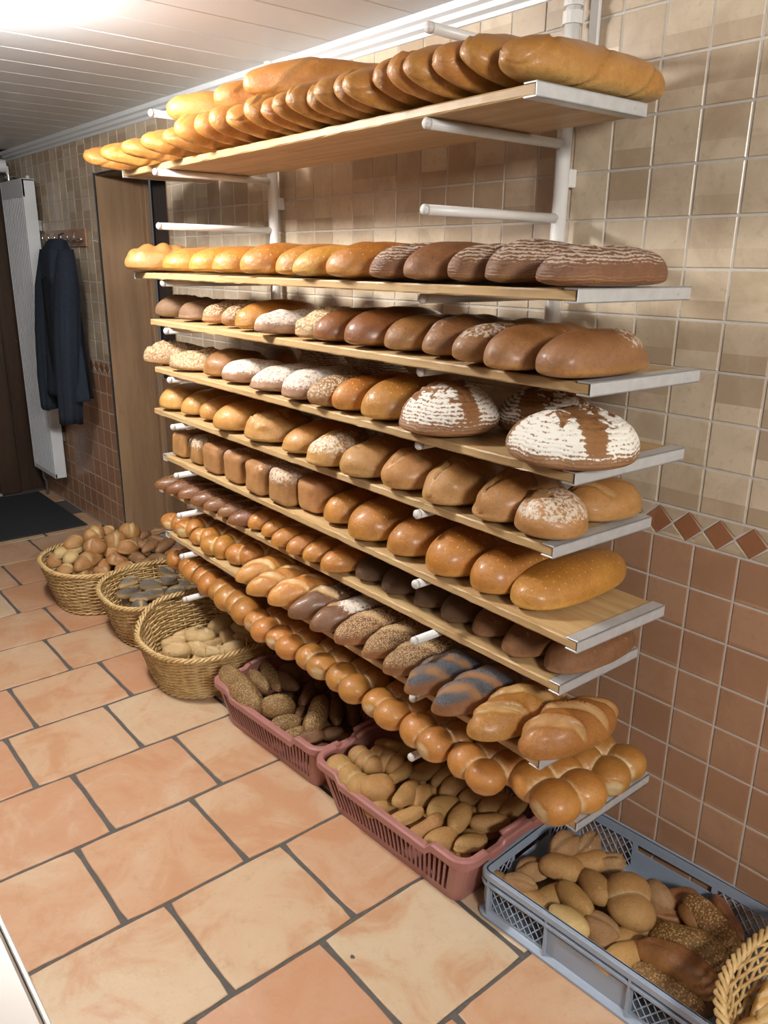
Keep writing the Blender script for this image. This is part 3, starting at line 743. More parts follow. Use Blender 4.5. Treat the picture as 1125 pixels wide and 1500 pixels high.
# ------------------------------------------------------------------ kinds of bread: (name, category, look, maker(L, W, H, seed))
def mk(matkey, feat=None, **kw):
    def f(L, W, H, seed): return loaf_mesh('loaf', B[matkey], L, W, H, seed=seed, feat=feat, **kw)
    return f
BIG = dict(nu=84, nv=64)
KIND = {
 'crumble': ('long_loaf', 'light loaf with rough top', mk('rustic', feats(f_rough(.007, 70, .5), f_flour(.3, .5)), p=2.8, **BIG)),
 'goldot': ('long_loaf', 'golden pricked loaf', mk('goldot', p=3.0, lump=.003, rough=.0008, **BIG)),
 'yellow': ('long_loaf', 'bright yellow pricked loaf', mk('yellow', p=3.0, lump=.003, rough=.0008, **BIG)),
 'gold': ('long_loaf', 'smooth golden loaf', mk('gold', p=2.6, lump=.003, rough=.0008)),
 'goldlight': ('long_loaf', 'smooth light golden loaf', mk('goldlight', p=2.5, lump=.003, rough=.001)),
 'ridge': ('long_loaf', 'brown flour-ridged loaf', mk('ridge', f_flour2(.72, .35), p=2.7, lump=.004, rough=.0014, **BIG)),
 'browndot': ('long_loaf', 'brown pricked loaf', mk('browndot', f_flour(.25, .6), p=2.8, lump=.004, rough=.001, **BIG)),
 'ryecrust': ('long_loaf', 'small grey-brown rye loaf', mk('ryecrust', f_cracks(5, .005, .004, .8), p=2.5)),
 'sesame': ('long_loaf', 'sesame-covered loaf', mk('sesame', f_seed(1, .3), p=2.4)),
 'floury': ('long_loaf', 'floured grey loaf', mk('floury', f_flour(.9, .2), p=2.2, lump=.007)),
 'oat': ('long_loaf', 'torn oat-covered loaf', mk('oat', feats(f_seed(1, .2), f_cracks(4, .012, .006, 1, .5, .55), f_rough(.004, 60, .4)), p=2.3, lump=.008)),
 'redbrown': ('long_loaf', 'glossy red-brown loaf', mk('redbrown', p=2.5, lump=.003, rough=.0008, **BIG)),
 'brown': ('long_loaf', 'smooth brown loaf', mk('brown', f_flour(.22, .6), p=2.6, lump=.003, rough=.001, **BIG)),
 'brownflour': ('long_loaf', 'brown loaf dusted with flour', mk('brownflour', f_flour(.68, .36, 13), p=2.6, lump=.004, rough=.0016, **BIG)),
 'round': ('round_loaf', 'big cracked floured round loaf', mk('round', feats(f_flour(1.0, .10, 6), f_bigcross(), f_cracks(30, .0042, .003, 1., .13, .3)), p=2.1, nu=110, nv=110, lump=.006, flat=.24)),
 'rustic': ('long_loaf', 'rustic light brown loaf', mk('rustic', f_cracks(3, .007, .005, .8, .4, .6), p=2.3)),
 'rusticflour': ('round_loaf', 'light brown loaf with flour-dusted side', mk('rustic', feats(f_flour(.75, .25, 16), f_cracks(2, .012, .006, .9, .4, .7)), p=2.1, **BIG)),
 'cracked': ('long_loaf', 'light brown loaf with split top', mk('rustic', feats(f_crease(.012, .007, .9), f_cracks(3, .006, .004, .7, .3, .6), f_flour(.3, .5)), p=2.2, **BIG)),
 'capped': ('round_loaf', 'loaf with torn crown and floured foot', mk('rustic', feats(f_rough(.010, 40, .45), f_cracks(7, .008, .006, 1, .4, .5)), p=2.1)),
 'tin': ('tin_loaf', 'box-shaped tin loaf with cracked end', mk('tin', feats(f_rough(.0035, 60, .6), f_cracks(8, .006, .005, .9, .45, .4), f_flour(.75, .4, 16)), p=14, nx=7, nz=4.6, flat=.42, lump=.005)),
 'tinsmooth': ('tin_loaf', 'smooth box-shaped tin loaf', mk('tin', p=10, nx=7, nz=5, flat=.45, lump=.002)),
 'pretzel': ('pretzel_stick', 'brown pretzel stick with split top', mk('pretzel', feats(f_cuts(1, 78, .0065, .004, .1, 1.0), f_seed(.9, .55)), p=2.0, nu=50, nv=32, lump=.002, rough=.0008)),
 'goldroll': ('bread_roll', 'golden roll with pale cut', mk('goldroll', f_cuts(1, 55, .008, .004, .5, .7), p=2.0, nu=44, nv=32, lump=.002, rough=.0008)),
 'darkroll': ('small_loaf', 'matt dark rye loaf', mk('darkroll', f_flour(.3, .45), p=2.3, nu=44, nv=36, lump=.003)),
 'midroll': ('small_loaf', 'matt brown loaf', mk('midroll', f_flour(.4, .3), p=2.4, lump=.003)),
 'baton': ('baton_loaf', 'pale golden baton with slanting cuts', mk('baton', f_cuts(3, 50, .008, .004, .85, .7), p=2.0, lump=.003, rough=.001, **BIG)),
 'batondark': ('baton_loaf', 'dark floured baton', mk('batondark', feats(f_flour(.9, .45, 17), f_cuts(2, 50, .010, .004, .7, .6)), p=2.0, lump=.003, **BIG)),
 'batonsesame': ('baton_loaf', 'brown sesame baton', mk('batonsesame', feats(f_seed(1, .34), f_cuts(2, 50, .008, .004, .7, .6)), p=2.0, lump=.003, **BIG)),
 'batonpoppy': ('baton_loaf', 'poppy-striped baton', mk('batonpoppy', feats(f_seed(1, .42), f_cuts(4, 52, .013, .002, .95, .8, True, .003)), p=2.0, lump=.002, **BIG)),
 'batoncrack': ('baton_loaf', 'rustic baton with torn cuts', mk('batoncrack', feats(f_cuts(3, 48, .010, .006, .9, .75, False, .007), f_rough(.002, 90, .5)), p=2.1, lump=.004, **BIG)),
 'white': ('long_white_loaf', 'long white twisted loaf', mk('white', f_twist(), p=2.6, flat=.45, lump=.004, rough=.001, nu=80, nv=48)),
}
def put(kind, loc, rz, L, W, H, label, group, seed, tilt=(0, 0), name=None):
    nm, look, fn = KIND[kind]
    me = fn(L, W, H, seed)
    o = link(name or nm, me, None, loc, (tilt[0], tilt[1], rz))
    return tag(o, label, 'bread', group)
def near(k, i, n): return ORD[n - i] + ' from near on ' + ORD[k] + ' board from top'

# front end of every loaf on the boards: (kind, x, front y, width, height, length, turn)
ROWS = {
2: [('crumble',-1.70,-.50,.155,.10,.30,0),('goldot',-1.46,-.48,.15,.098,.33,0),('goldot',-1.285,-.48,.14,.098,.33,0),('goldot',-1.135,-.485,.14,.10,.33,0),('goldot',-.965,-.49,.15,.102,.33,0),('goldot',-.825,-.47,.145,.102,.33,0),('yellow',-.71,-.50,.145,.098,.33,-12),('goldot',-.555,-.505,.15,.102,.33,-6),('ridge',-.408,-.50,.13,.10,.32,0),('browndot',-.295,-.50,.13,.098,.33,0),('ridge',-.180,-.49,.115,.094,.32,0),('ridge',-.072,-.50,.125,.098,.33,0),('ridge',.052,-.515,.14,.10,.34,0)],
3: [('ryecrust',-1.685,-.41,.12,.085,.26,0),('ryecrust',-1.50,-.415,.12,.085,.26,0),('sesame',-1.335,-.42,.125,.09,.27,0),('sesame',-1.20,-.42,.10,.085,.26,0),('gold',-1.075,-.45,.125,.10,.30,0),('floury',-.925,-.48,.13,.09,.28,-10),('oat',-.775,-.455,.13,.085,.27,-28),('redbrown',-.655,-.47,.125,.10,.30,0),('redbrown',-.525,-.475,.145,.11,.31,0),('brown',-.395,-.465,.125,.10,.31,0),('brownflour',-.268,-.465,.125,.10,.30,0),('brownflour',-.145,-.495,.12,.10,.31,0),('brownflour',-.030,-.53,.125,.10,.31,0),('brownflour',.085,-.515,.14,.104,.33,0)],
4: [('oat',-1.75,-.44,.11,.08,.24,-35),('oat',-1.55,-.44,.115,.082,.27,-35),('brownflour',-1.315,-.43,.145,.095,.22,0),('floury',-1.185,-.44,.12,.085,.20,-20),('floury',-1.0,-.46,.14,.09,.25,-25),('floury',-.80,-.475,.15,.098,.24,0),('sesame',-.685,-.47,.125,.085,.27,-20),('goldot',-.585,-.465,.11,.095,.29,0),('goldot',-.448,-.48,.145,.11,.30,0),('round',-.232,-.475,.215,.115,.215,12),('round',-.10,-.30,.205,.11,.205,60),('round',.098,-.49,.245,.118,.245,0)],
5: [('goldlight',-1.69,-.42,.14,.10,.27,0),('goldlight',-1.55,-.41,.135,.098,.27,0),('goldlight',-1.43,-.40,.12,.09,.27,0),('goldlight',-1.255,-.445,.15,.10,.28,-8),('capped',-1.045,-.445,.18,.10,.20,0),('goldlight',-.865,-.445,.145,.09,.27,-6),('rusticflour',-.695,-.475,.145,.10,.20,0),('rustic',-.548,-.47,.15,.105,.24,0),('cracked',-.400,-.46,.135,.105,.24,0),('cracked',-.250,-.47,.145,.112,.24,0),('cracked',-.102,-.47,.145,.112,.24,0),('rusticflour',.040,-.455,.152,.112,.165,0),('rustic',.062,-.29,.15,.112,.20,-8)],
6: [('tin',-1.675,-.395,.095,.105,.24,0),('tin',-1.545,-.395,.095,.10,.24,0),('tin',-1.395,-.415,.105,.11,.25,0),('tin',-1.245,-.42,.10,.11,.25,0),('tin',-1.09,-.435,.105,.115,.26,0),('tin',-.95,-.435,.115,.118,.26,0),('tinsmooth',-.835,-.41,.105,.11,.26,0),('goldot',-.705,-.425,.125,.10,.28,0),('goldot',-.555,-.455,.15,.112,.30,0),('goldot',-.405,-.45,.135,.105,.30,0),('goldot',-.250,-.462,.14,.112,.30,0),('goldot',-.118,-.455,.132,.11,.30,0),('goldot',.012,-.43,.145,.104,.31,0)],
7: [('pretzel',-1.80,-.43,.075,.06,.20,-18),('pretzel',-1.715,-.425,.075,.06,.20,-18),('pretzel',-1.63,-.42,.075,.06,.20,-18),('pretzel',-1.53,-.42,.078,.06,.20,-18),('pretzel',-1.44,-.415,.078,.06,.20,-18),('pretzel',-1.35,-.41,.07,.06,.20,-18),('pretzel',-1.255,-.425,.085,.062,.21,-22),('goldroll',-1.175,-.395,.085,.07,.17,-8),('goldroll',-1.085,-.40,.085,.07,.17,-8),('goldroll',-.99,-.425,.09,.072,.17,-8),('goldroll',-.905,-.425,.085,.07,.17,-8),('goldroll',-.825,-.42,.085,.072,.17,-8),('goldroll',-.73,-.425,.095,.075,.17,-8),('darkroll',-.615,-.385,.11,.075,.20,0),('darkroll',-.500,-.385,.108,.075,.20,0),('darkroll',-.388,-.38,.108,.078,.20,0),('darkroll',-.283,-.385,.10,.078,.20,0),('midroll',-.182,-.38,.095,.075,.20,0),('midroll',-.072,-.40,.108,.08,.21,0),('midroll',.028,-.395,.11,.084,.25,0)],
8: [('baton',-1.13,-.465,.105,.075,.27,-12),('baton',-1.02,-.49,.10,.078,.28,-12),('baton',-.915,-.48,.10,.078,.28,-12),('batondark',-.80,-.48,.10,.078,.28,-8),('batondark',-.695,-.48,.095,.078,.28,-8),('batonsesame',-.59,-.475,.10,.078,.28,-8),('batonsesame',-.485,-.465,.098,.076,.28,-8),('batonsesame',-.385,-.48,.095,.078,.27,-8),('batonpoppy',-.28,-.50,.098,.08,.28,-6),('batonpoppy',-.175,-.51,.10,.082,.28,-6),('batoncrack',-.055,-.515,.115,.082,.29,-6),('batoncrack',.062,-.475,.112,.084,.27,-3)],
}
DY = {2: .02, 3: .025, 4: .025, 5: .02, 6: .01, 7: .012, 8: .02}
HS = {2: .80, 3: .82, 4: .88, 5: .88, 6: .88, 7: .88, 8: 1.0}
# the nearest ones, measured singly: centre x, centre y, length, width, height
FIX = {(2, 12): (.085, -.40, .31, .135, .072), (3, 13): (.092, -.415, .275, .128, .080), (4, 9): (-.265, -.43, .21, .209, .099), (4, 10): (-.137, -.258, .205, .205, .090),
       (4, 11): (.073, -.436, .232, .232, .100), (5, 11): (.020, -.412, .138, .148, .085), (5, 12): (.010, -.235, .185, .139, .080), (6, 12): (-.015, -.285, .345, .142, .078),
       (7, 19): (.037, -.263, .275, .112, .064), (8, 16): (.079, -.368, .255, .110, .098), (8, 15): (-.048, -.398, .292, .110, .088), (8, 14): (-.178, -.408, .262, .099, .078)}
GRP = 'loaves on the {} bread board from the top'
for k, items in ROWS.items():
    extra = 5 if k == 8 else 0
    n = len(items)
    for i, (kind, x, y, W, H, L, turn) in enumerate(items):
        z = BZ[k] + .0128; a = math.radians(turn)
        seed = k*100 + i; r = random.Random(seed)
        a += math.radians(r.uniform(-2.5, 2.5))
        y -= DY[k]; H *= HS[k]
        cx, cy = x - math.sin(a)*L/2, y + math.cos(a)*L/2
        if (k, i) in FIX: cx, cy, L, W, H = FIX[k, i]
        look = KIND[kind][1]
        put(kind, (cx, cy, z), a, L, W, H, look + ', ' + near(k, i, n), GRP.format(ORD[k]), seed)
# darker loaves lying in the second line of the fourth board
for i, (kind, x, y, W, H, L, turn) in enumerate([('brown',-1.33,-.16,.12,.085,.24,80),('ridge',-1.08,-.17,.13,.09,.24,80),('ridge',-.80,-.165,.12,.09,.24,85)]):
    put(kind, (x, y, BZ[4] + .0128), math.radians(turn), L, W, H, KIND[kind][1] + ' lying across behind, ' + ORD[3-i] + ' from near on fourth board', 'loaves at the back of the fourth bread board', 460 + i)

# plaited rolls on the eighth board
def plait_lobes(L, W, H, n):
    out = []
    for i in range(n):
        y = -L/2 + L*(i + .5)/n; s = 1 if i % 2 else -1
        e = 1 - .35*abs(2*(i + .5)/n - 1)**2
        out.append((s*W*.13*e, y, H*.40, W*.44*e, L/n*1.0, H*.58*e, -40*s))
    return out
n = 17
for i, (x, y, s) in enumerate([(-1.765,-.42,1),(-1.66,-.415,.98),(-1.545,-.415,.95),(-1.425,-.43,1.05),(-1.29,-.405,1.08)]):
    L, W, H = .155*s, .115*s, .072*s; a = math.radians(-22)
    me = lobes_mesh('plaited_roll', B['goldroll'], plait_lobes(L, W, H, 4), 800 + i, seam=.10, cutface=(0,) if i < 2 else ())
    o = link('plaited_roll', me, None, (x - math.sin(a)*L/2, y + math.cos(a)*L/2, BZ[8] + .0128), (0, 0, a))
    tag(o, 'small plaited golden roll, ' + ORD[5 - i] + ' from the batons on eighth board', 'bread', 'plaited rolls on the eighth board')

# ninth board: two plaits along the edge, a roll, then clusters of four joined milk rolls
zb = BZ[9] + .0128
for i, (xc, yc, L) in enumerate([(-1.575,-.375,.27),(-1.29,-.400,.27)]):
    lob = [(-L/2 + L*(q + .5)/4, .004*(-1)**q, .036, L/4*.80, .064, .046, 30) for q in range(4)]
    me = lobes_mesh('plaited_loaf', B['goldroll'], lob, 900 + i, seam=.10)
    o = link('plaited_loaf', me, None, (xc, yc, zb), (0, 0, math.radians(-5)))
    tag(o, 'golden plaited loaf of four strands, ' + ('left' if i == 0 else 'right') + ' of two on the lowest board', 'bread', 'plaited loaves on the lowest board')
me = lobes_mesh('plaited_roll', B['goldroll'], plait_lobes(.14, .10, .07, 3), 910)
tag(link('plaited_roll', me, None, (-1.80, -.33, zb), (0, 0, .3)), 'small golden roll at the far end of the lowest board', 'bread')
cl = [(-1.07,-.395),(-.925,-.40),(-.765,-.395),(-.605,-.40),(-.44,-.405),(-.275,-.41),(-.110,-.405),(.047,-.352)]
cn = len(cl)
def cluster(seed, s, cut):
    r = random.Random(seed); q = .042*s; lob = []
    for (a, b) in ((-1,-1),(1,-1),(-1,1),(1,1)):
        lob.append((a*q*r.uniform(.88,1.0), b*q*r.uniform(.88,1.0), .034*s, .054*s*r.uniform(.96,1.05), .056*s*r.uniform(.96,1.05), .045*s*r.uniform(.95,1.06), r.uniform(-20, 20)))
    return lobes_mesh('milk_roll_cluster', B['milk'], lob, seed, seam=.13, cutface=cut)
for i, (x, y) in enumerate(cl):
    s = .86 if i < 7 else .98
    o = link('milk_roll_cluster', cluster(920 + i, s, (1,) if i in (2, 5, 7) else ((0,) if i in (0, 1, 4) else ())), None, (x, y, zb), (0, 0, math.radians(-8 if i < 7 else -14)))
    tag(o, 'cluster of four joined milk rolls in front, ' + ORD[cn - i] + ' from near on lowest board', 'bread', 'milk roll clusters on the lowest board')
for i, (x, y) in enumerate([(c_[0] + .010, c_[1] + .158) for c_ in cl]):
    o = link('milk_roll_cluster', cluster(940 + i, .86 if i < 7 else .90, (1,) if i == 7 else ()), None, (x, y, zb), (0, 0, math.radians(-8 if i < 7 else 8)))
    tag(o, 'cluster of four joined milk rolls behind, ' + ORD[cn - i] + ' from near on lowest board', 'bread', 'milk roll clusters on the lowest board')

# top board: long white loaves leaning on one another, three more on top
tops = [-.070,-.125,-.185,-.245,-.30,-.36,-.425,-.487,-.54,-.592,-.645,-.72,-.785,-.85,-.94,-1.02,-1.105,-1.21,-1.31,-1.43,-1.58,-1.75,-1.94]
n = len(tops)
for i, x in enumerate(tops):
    seed = 1000 + i; r = random.Random(seed)
    W, H, roll = r.uniform(.122, .142), r.uniform(.074, .084), math.radians(-r.uniform(30, 44))
    if i == 0: W, H, roll = .130, .086, math.radians(-6)
    elif x < -1.25: W, H, roll = .130, .066, math.radians(-r.uniform(18, 30))
    L = r.uniform(.42, .46)
    me = loaf_mesh('long_white_loaf', B['white'], L, W, H, p=2.6, flat=.45, lump=.004, rough=.001, nu=80, nv=48, seed=seed, feat=f_twist(r.uniform(1.2, 1.8), .006, .3 if i > 12 else .15), roll=roll)
    yf = -.535 + r.uniform(-.015, .015)
    if i == 0: x, yf, L = -.062, -.557, .504
    o = link('long_white_loaf', me, None, (x - (.03 if i else 0), yf + L/2, BZ[1] + .0128 - (.004 if i else 0)), (0, 0, math.radians(r.uniform(-3, 2) if i else -2)))
    tag(o, 'long white loaf leaning in the row, ' + ORD[i + 1] + ' from near on topmost board', 'bread', 'long white loaves on the topmost board')
for i, (x, y, z, a, L) in enumerate([(-1.33,-.50,1.888,-26,.42),(-1.12,-.46,1.895,-22,.42),(-.95,-.47,1.905,-32,.46)]):
    me = loaf_mesh('long_white_loaf', B['white'], L, .115, .092, p=2.5, flat=.45, lump=.003, rough=.001, nu=70, nv=44, seed=1050 + i, feat=f_twist(1.2, .003, .3))
    a = math.radians(a)
    o = link('long_white_loaf', me, None, (x - math.sin(a)*L/2*.9, y + math.cos(a)*L/2*.9, z), (math.radians(1), 0, a))
    tag(o, 'long white loaf lying on top of the row, ' + ORD[i + 1] + ' from the far left end', 'bread', 'long white loaves lying on top of the row')

# ------------------------------------------------------------------ wicker baskets
def wicker_basket(loc, rb, rt, zrim, label, rows=24, n=34, rz=0.0, corner=None):
    """rb, rt: base and rim half axes; zrim(phi) height of the rim"""
    root = tag(empty('wicker_basket', (loc[0], loc[1], 0.0), rz), label, 'basket', 'wicker baskets standing on the floor')
    def pos(phi, v, off=0.0):
        f = v**.85; e = 2.5
        c, s = math.cos(phi), math.sin(phi)
        k = (abs(c)**e + abs(s)**e)**(-1/e)
        a = (rb[0] + (rt[0]-rb[0])*f + off)*k; b = (rb[1] + (rt[1]-rb[1])*f + off)*k
        return Vector((a*c, b*s, .006 + v*(zrim(phi) - .006)))
    sub = 3; N = n*sub
    m = MB()
    for j in range(rows):
        v = (j + .5)/rows
        m.tube([pos(2*math.pi*i/N, v, .0042*math.cos(math.pi*(i/sub + j)) ) for i in range(N)], .0036 * (1.15 if (j*7) % 5 == 0 else 1), 5, closed=True)
    o = m.build('weave', MAT['wicker'], root, smooth=True); o['kind'] = 'stuff'
    m = MB()
    for i in range(n):
        m.tube([pos(2*math.pi*i/n, v) for v in (0, .2, .4, .6, .8, 1.0)], .0032, 5)
    o = m.build('stakes', MAT['wicker'], root, smooth=True); o['kind'] = 'stuff'
    m = MB(); S = 260
    for q in range(3):
        pts = []
        for i in range(S):
            ph = 2*math.pi*i/S; t = ph*26 + q*2*math.pi/3; p = pos(ph, 1.0, .007*math.cos(t)); p.z += .004 + .006*math.sin(t); pts.append(p)
        m.tube(pts, .0050, 6, closed=True)
    m.build('braided_rim', MAT['wicker'], root, smooth=True)
    m = MB(); ring = []
    for q in range(2):
        pts = []
        for i in range(S):
            ph = 2*math.pi*i/S; t = ph*22 + q*math.pi; p = pos(ph, 0, .006*math.cos(t) + .004); p.z += .003 + .003*math.sin(t); pts.append(p)
        m.tube(pts, .0045, 6, closed=True)
    m.build('foot_ring', MAT['wicker'], root, smooth=True)
    m = MB(); K = 40
    V = [(0, 0, .006)] + [tuple(pos(2*math.pi*i/K, 0)) for i in range(K)]
    m.add(V, [(0, 1 + i, 1 + (i+1) % K) for i in range(K)]); m.build('base', MAT['wicker'], root)
    return root, pos
wicker_basket((-2.555, -.385), (.20, .215), (.26, .275), lambda p: .205, 'big wicker basket heaped with split and twisted rolls, beside the door jamb', 22)
wicker_basket((-2.06, -.315), (.18, .20), (.235, .265), lambda p: .205 + .012*math.sin(2*p + 1), 'middle wicker basket of poppy-seed rolls', 22)
rt_, pos_ = wicker_basket((-1.585, -.36), (.175, .20), (.235, .255), lambda p: .180 + .065*sm(np.cos(p - 2.45), -.25, .55), 'front wicker basket with high back and pale rolls, beside the first pink crate', 25)
m = MB()                                       # broken stake ends standing up along the low front rim
for i, (ph, h) in enumerate([(-1.25, .03), (-1.0, .032), (-.72, .028), (-.5, .05), (-.25, .03), (.1, .055)]):
    p = pos_(ph, 1.0); m.tube([p, p + Vector((.002*(i % 3 - 1), .002, h))], .0024, 5)
m.build('broken_stakes', MAT['wicker'], rt_)
wicker_basket((.742, -.275), (.19, .19), (.282, .25), lambda p: .225, 'wicker basket of finger rolls, cut off by the lower right corner of the photo', 24)

# ------------------------------------------------------------------ plastic crates
def rrect(a, b, r, step=.012, cuts=()):
    """closed rounded-rectangle path: list of (x, y, nx, ny, side, s along the side)"""
    out = []
    for sd, (cx, cy, L) in enumerate(((0, -b, a), (a, 0, b), (0, b, a), (-a, 0, b))):
        L2 = L - r; n = max(2, int(2*L2/step))
        ss = sorted(set([round(-L2 + 2*L2*i/n, 5) for i in range(n + 1)] if not cuts else list(cuts[sd])))
        tx, ty = ((1, 0), (0, 1), (-1, 0), (0, -1))[sd]; nx, ny = ((0, -1), (1, 0), (0, 1), (-1, 0))[sd]
        for s in ss: out.append((cx + tx*s, cy + ty*s, nx, ny, sd, s))
        for q in range(1, 5):
            an = math.pi/2*q/5; ccx, ccy = cx + tx*L2 - nx*r, cy + ty*L2 - ny*r
            mx, my = nx*math.cos(an) + tx*math.sin(an), ny*math.cos(an) + ty*math.sin(an)
            out.append((ccx + mx*r, ccy + my*r, mx, my, -1, 0))
    return out
def shell(path, zs, hole, thick, mapf):
    """wall of the given thickness round the path, open where hole(side, s, z) is true"""
    m = MB(); n = len(path); k = len(zs)
    solid = [[not hole(path[i], path[(i+1) % n], (zs[j] + zs[j+1])/2) for j in range(k-1)] for i in range(n)]
    for p in path:
        for j in range(k):
            x, y, z = mapf(p, zs[j]); m.V.append((x, y, z)); m.V.append((x - p[2]*thick, y - p[3]*thick, z))
    def o(i, j): return (i % n)*k*2 + j*2
    for i in range(n):
        for j in range(k-1):
            if not solid[i][j]: continue
            a, b, c, d = o(i, j), o(i+1, j), o(i+1, j+1), o(i, j+1)
            m.F += [(a, b, c, d), (a+1, d+1, c+1, b+1)]
            if not solid[(i+1) % n][j]: m.F.append((b, b+1, c+1, c))
            if not solid[i-1][j]: m.F.append((a, d, d+1, a+1))
            if j == k-2 or not solid[i][j+1]: m.F.append((d, c, c+1, d+1))
            if j == 0 or not solid[i][j-1]: m.F.append((a, a+1, b+1, b))
    return m
def sweep(path, prof, zf, mapf=None):
    m = MB(); n = len(path); k = len(prof)
    for p in path:
        for o, z in prof:
            x, y = p[0] + p[2]*o, p[1] + p[3]*o; m.V.append((x, y, zf(p) + z))
    for i in range(n):
        for j in range(k):
            a, b = i*k + j, i*k + (j+1) % k; c, d = ((i+1) % n)*k + (j+1) % k, ((i+1) % n)*k + j
            m.F.append((a, d, c, b))
    return m
def red_crate(loc, rz, label):
    root = tag(empty('plastic_crate', (*loc, 0), rz), label, 'crate', 'dusty pink slotted crates')
    a, b, r = .284, .186, .035; HZ = .143
    def cuts(L, n, pitch, w, c=0):
        q = [-L, L]
        for i in range(n):
            s = c + (i - (n-1)/2)*pitch; q += [s - w/2, s + w/2]
        return [round(v, 5) for v in q if abs(v) <= L + 1e-6]
    NX, PX, WX = 27, .0178, .0112
    def notch(L, lo, hi): return [round(q, 5) for q in (-hi, -lo, lo, hi)]
    cl_ = [sorted(set(cuts(a - r, NX, PX, WX))), sorted(set(cuts(b - r, 12, .0178, .0085))), sorted(set(cuts(a - r, NX, PX, WX))), sorted(set(cuts(b - r, 12, .0178, .0085)))]
    path = rrect(a, b, r, cuts=cl_)
    zs = [0, .004, .026, .045, .105, .122, HZ]
    def mapf(p, z):
        f = .865 + .135*min(1, z/.125)
        return p[0]*f + 0*p[2], p[1]*(.87 + .13*min(1, z/.125)), z
    def hole(p, q, z):
        if p[4] < 0 or p[4] != q[4] or not .026 < z < .122 and True: return False
        n, pt, w, L = (NX, PX, WX, a - r) if p[4] in (0, 2) else (12, .0178, .0085, b - r)
        if p[4] in (0, 2) and not .026 < z < .122: return False
        if p[4] in (1, 3) and not .045 < z < .105: return False
        mid = (p[5] + q[5])/2
        for i in range(n):
            s = (i - (n-1)/2)*pt
            if abs(mid - s) < w/4: return not (p[4] in (1, 3) and abs(s) < .05)
        return False
    m = shell(path, zs, hole, .0035, mapf); m.build('slotted_wall', MAT['red_plastic'], root)
    # rim: high at the corners, lower along the middle of the long sides, high over the short-side grips
    fine = rrect(a, b, r, .008)
    def zr(p):
        if p[4] in (0, 2): return HZ + .022*sm(abs(p[5]), .165, .190)
        if p[4] in (1, 3): return HZ + .022 - .010*sm(abs(p[5]), .050, .066) + .010*sm(abs(p[5]), .105, .120)
        return HZ + .022
    prof = [(-.004, -.018), (-.004, -.002), (.000, .002), (.012, .002), (.017, -.002), (.0175, -.020), (.0145, -.020), (.0135, -.006), (-.0005, -.006), (-.0005, -.018)]
    sweep(fine, prof, zr).build('rim', MAT['red_plastic'], root)
    # skirt joining wall and rim
    sk = MB(); n = len(fine)
    for p in fine:
        for o in (0, -.0035): sk.V += [(p[0] + p[2]*o, p[1] + p[3]*o, HZ - .002), (p[0] + p[2]*o, p[1] + p[3]*o, zr(p) - .004)]
    for i in range(n):
        j = (i+1) % n; sk.F += [(i*4, j*4, j*4+1, i*4+1), (i*4+2, i*4+3, j*4+3, j*4+2)]
    sk.build('skirt', MAT['red_plastic'], root)
    for sgn in (-1, 1):
        m = MB(); x = sgn*(a - .006)
        m.tube([(x, -.045, HZ + .026), (x + sgn*.006, 0, HZ + .030), (x, .045, HZ + .026)], .008, 8); m.build('grip', MAT['red_plastic'], root, smooth=True)
    m = MB(); m.V = [(p[0]*.865, p[1]*.87, .004) for p in fine] ; m.F = [tuple(range(len(fine)))]; m.build('floor_plate', MAT['red_plastic'], root)
    return root
red_crate((-.995, -.305), math.radians(3.0), 'far dusty pink crate of seeded brown rolls, next to the front basket')
red_crate((-.402, -.298), math.radians(2.4), 'near dusty pink crate of tan rolls, next to the grey-blue crate')

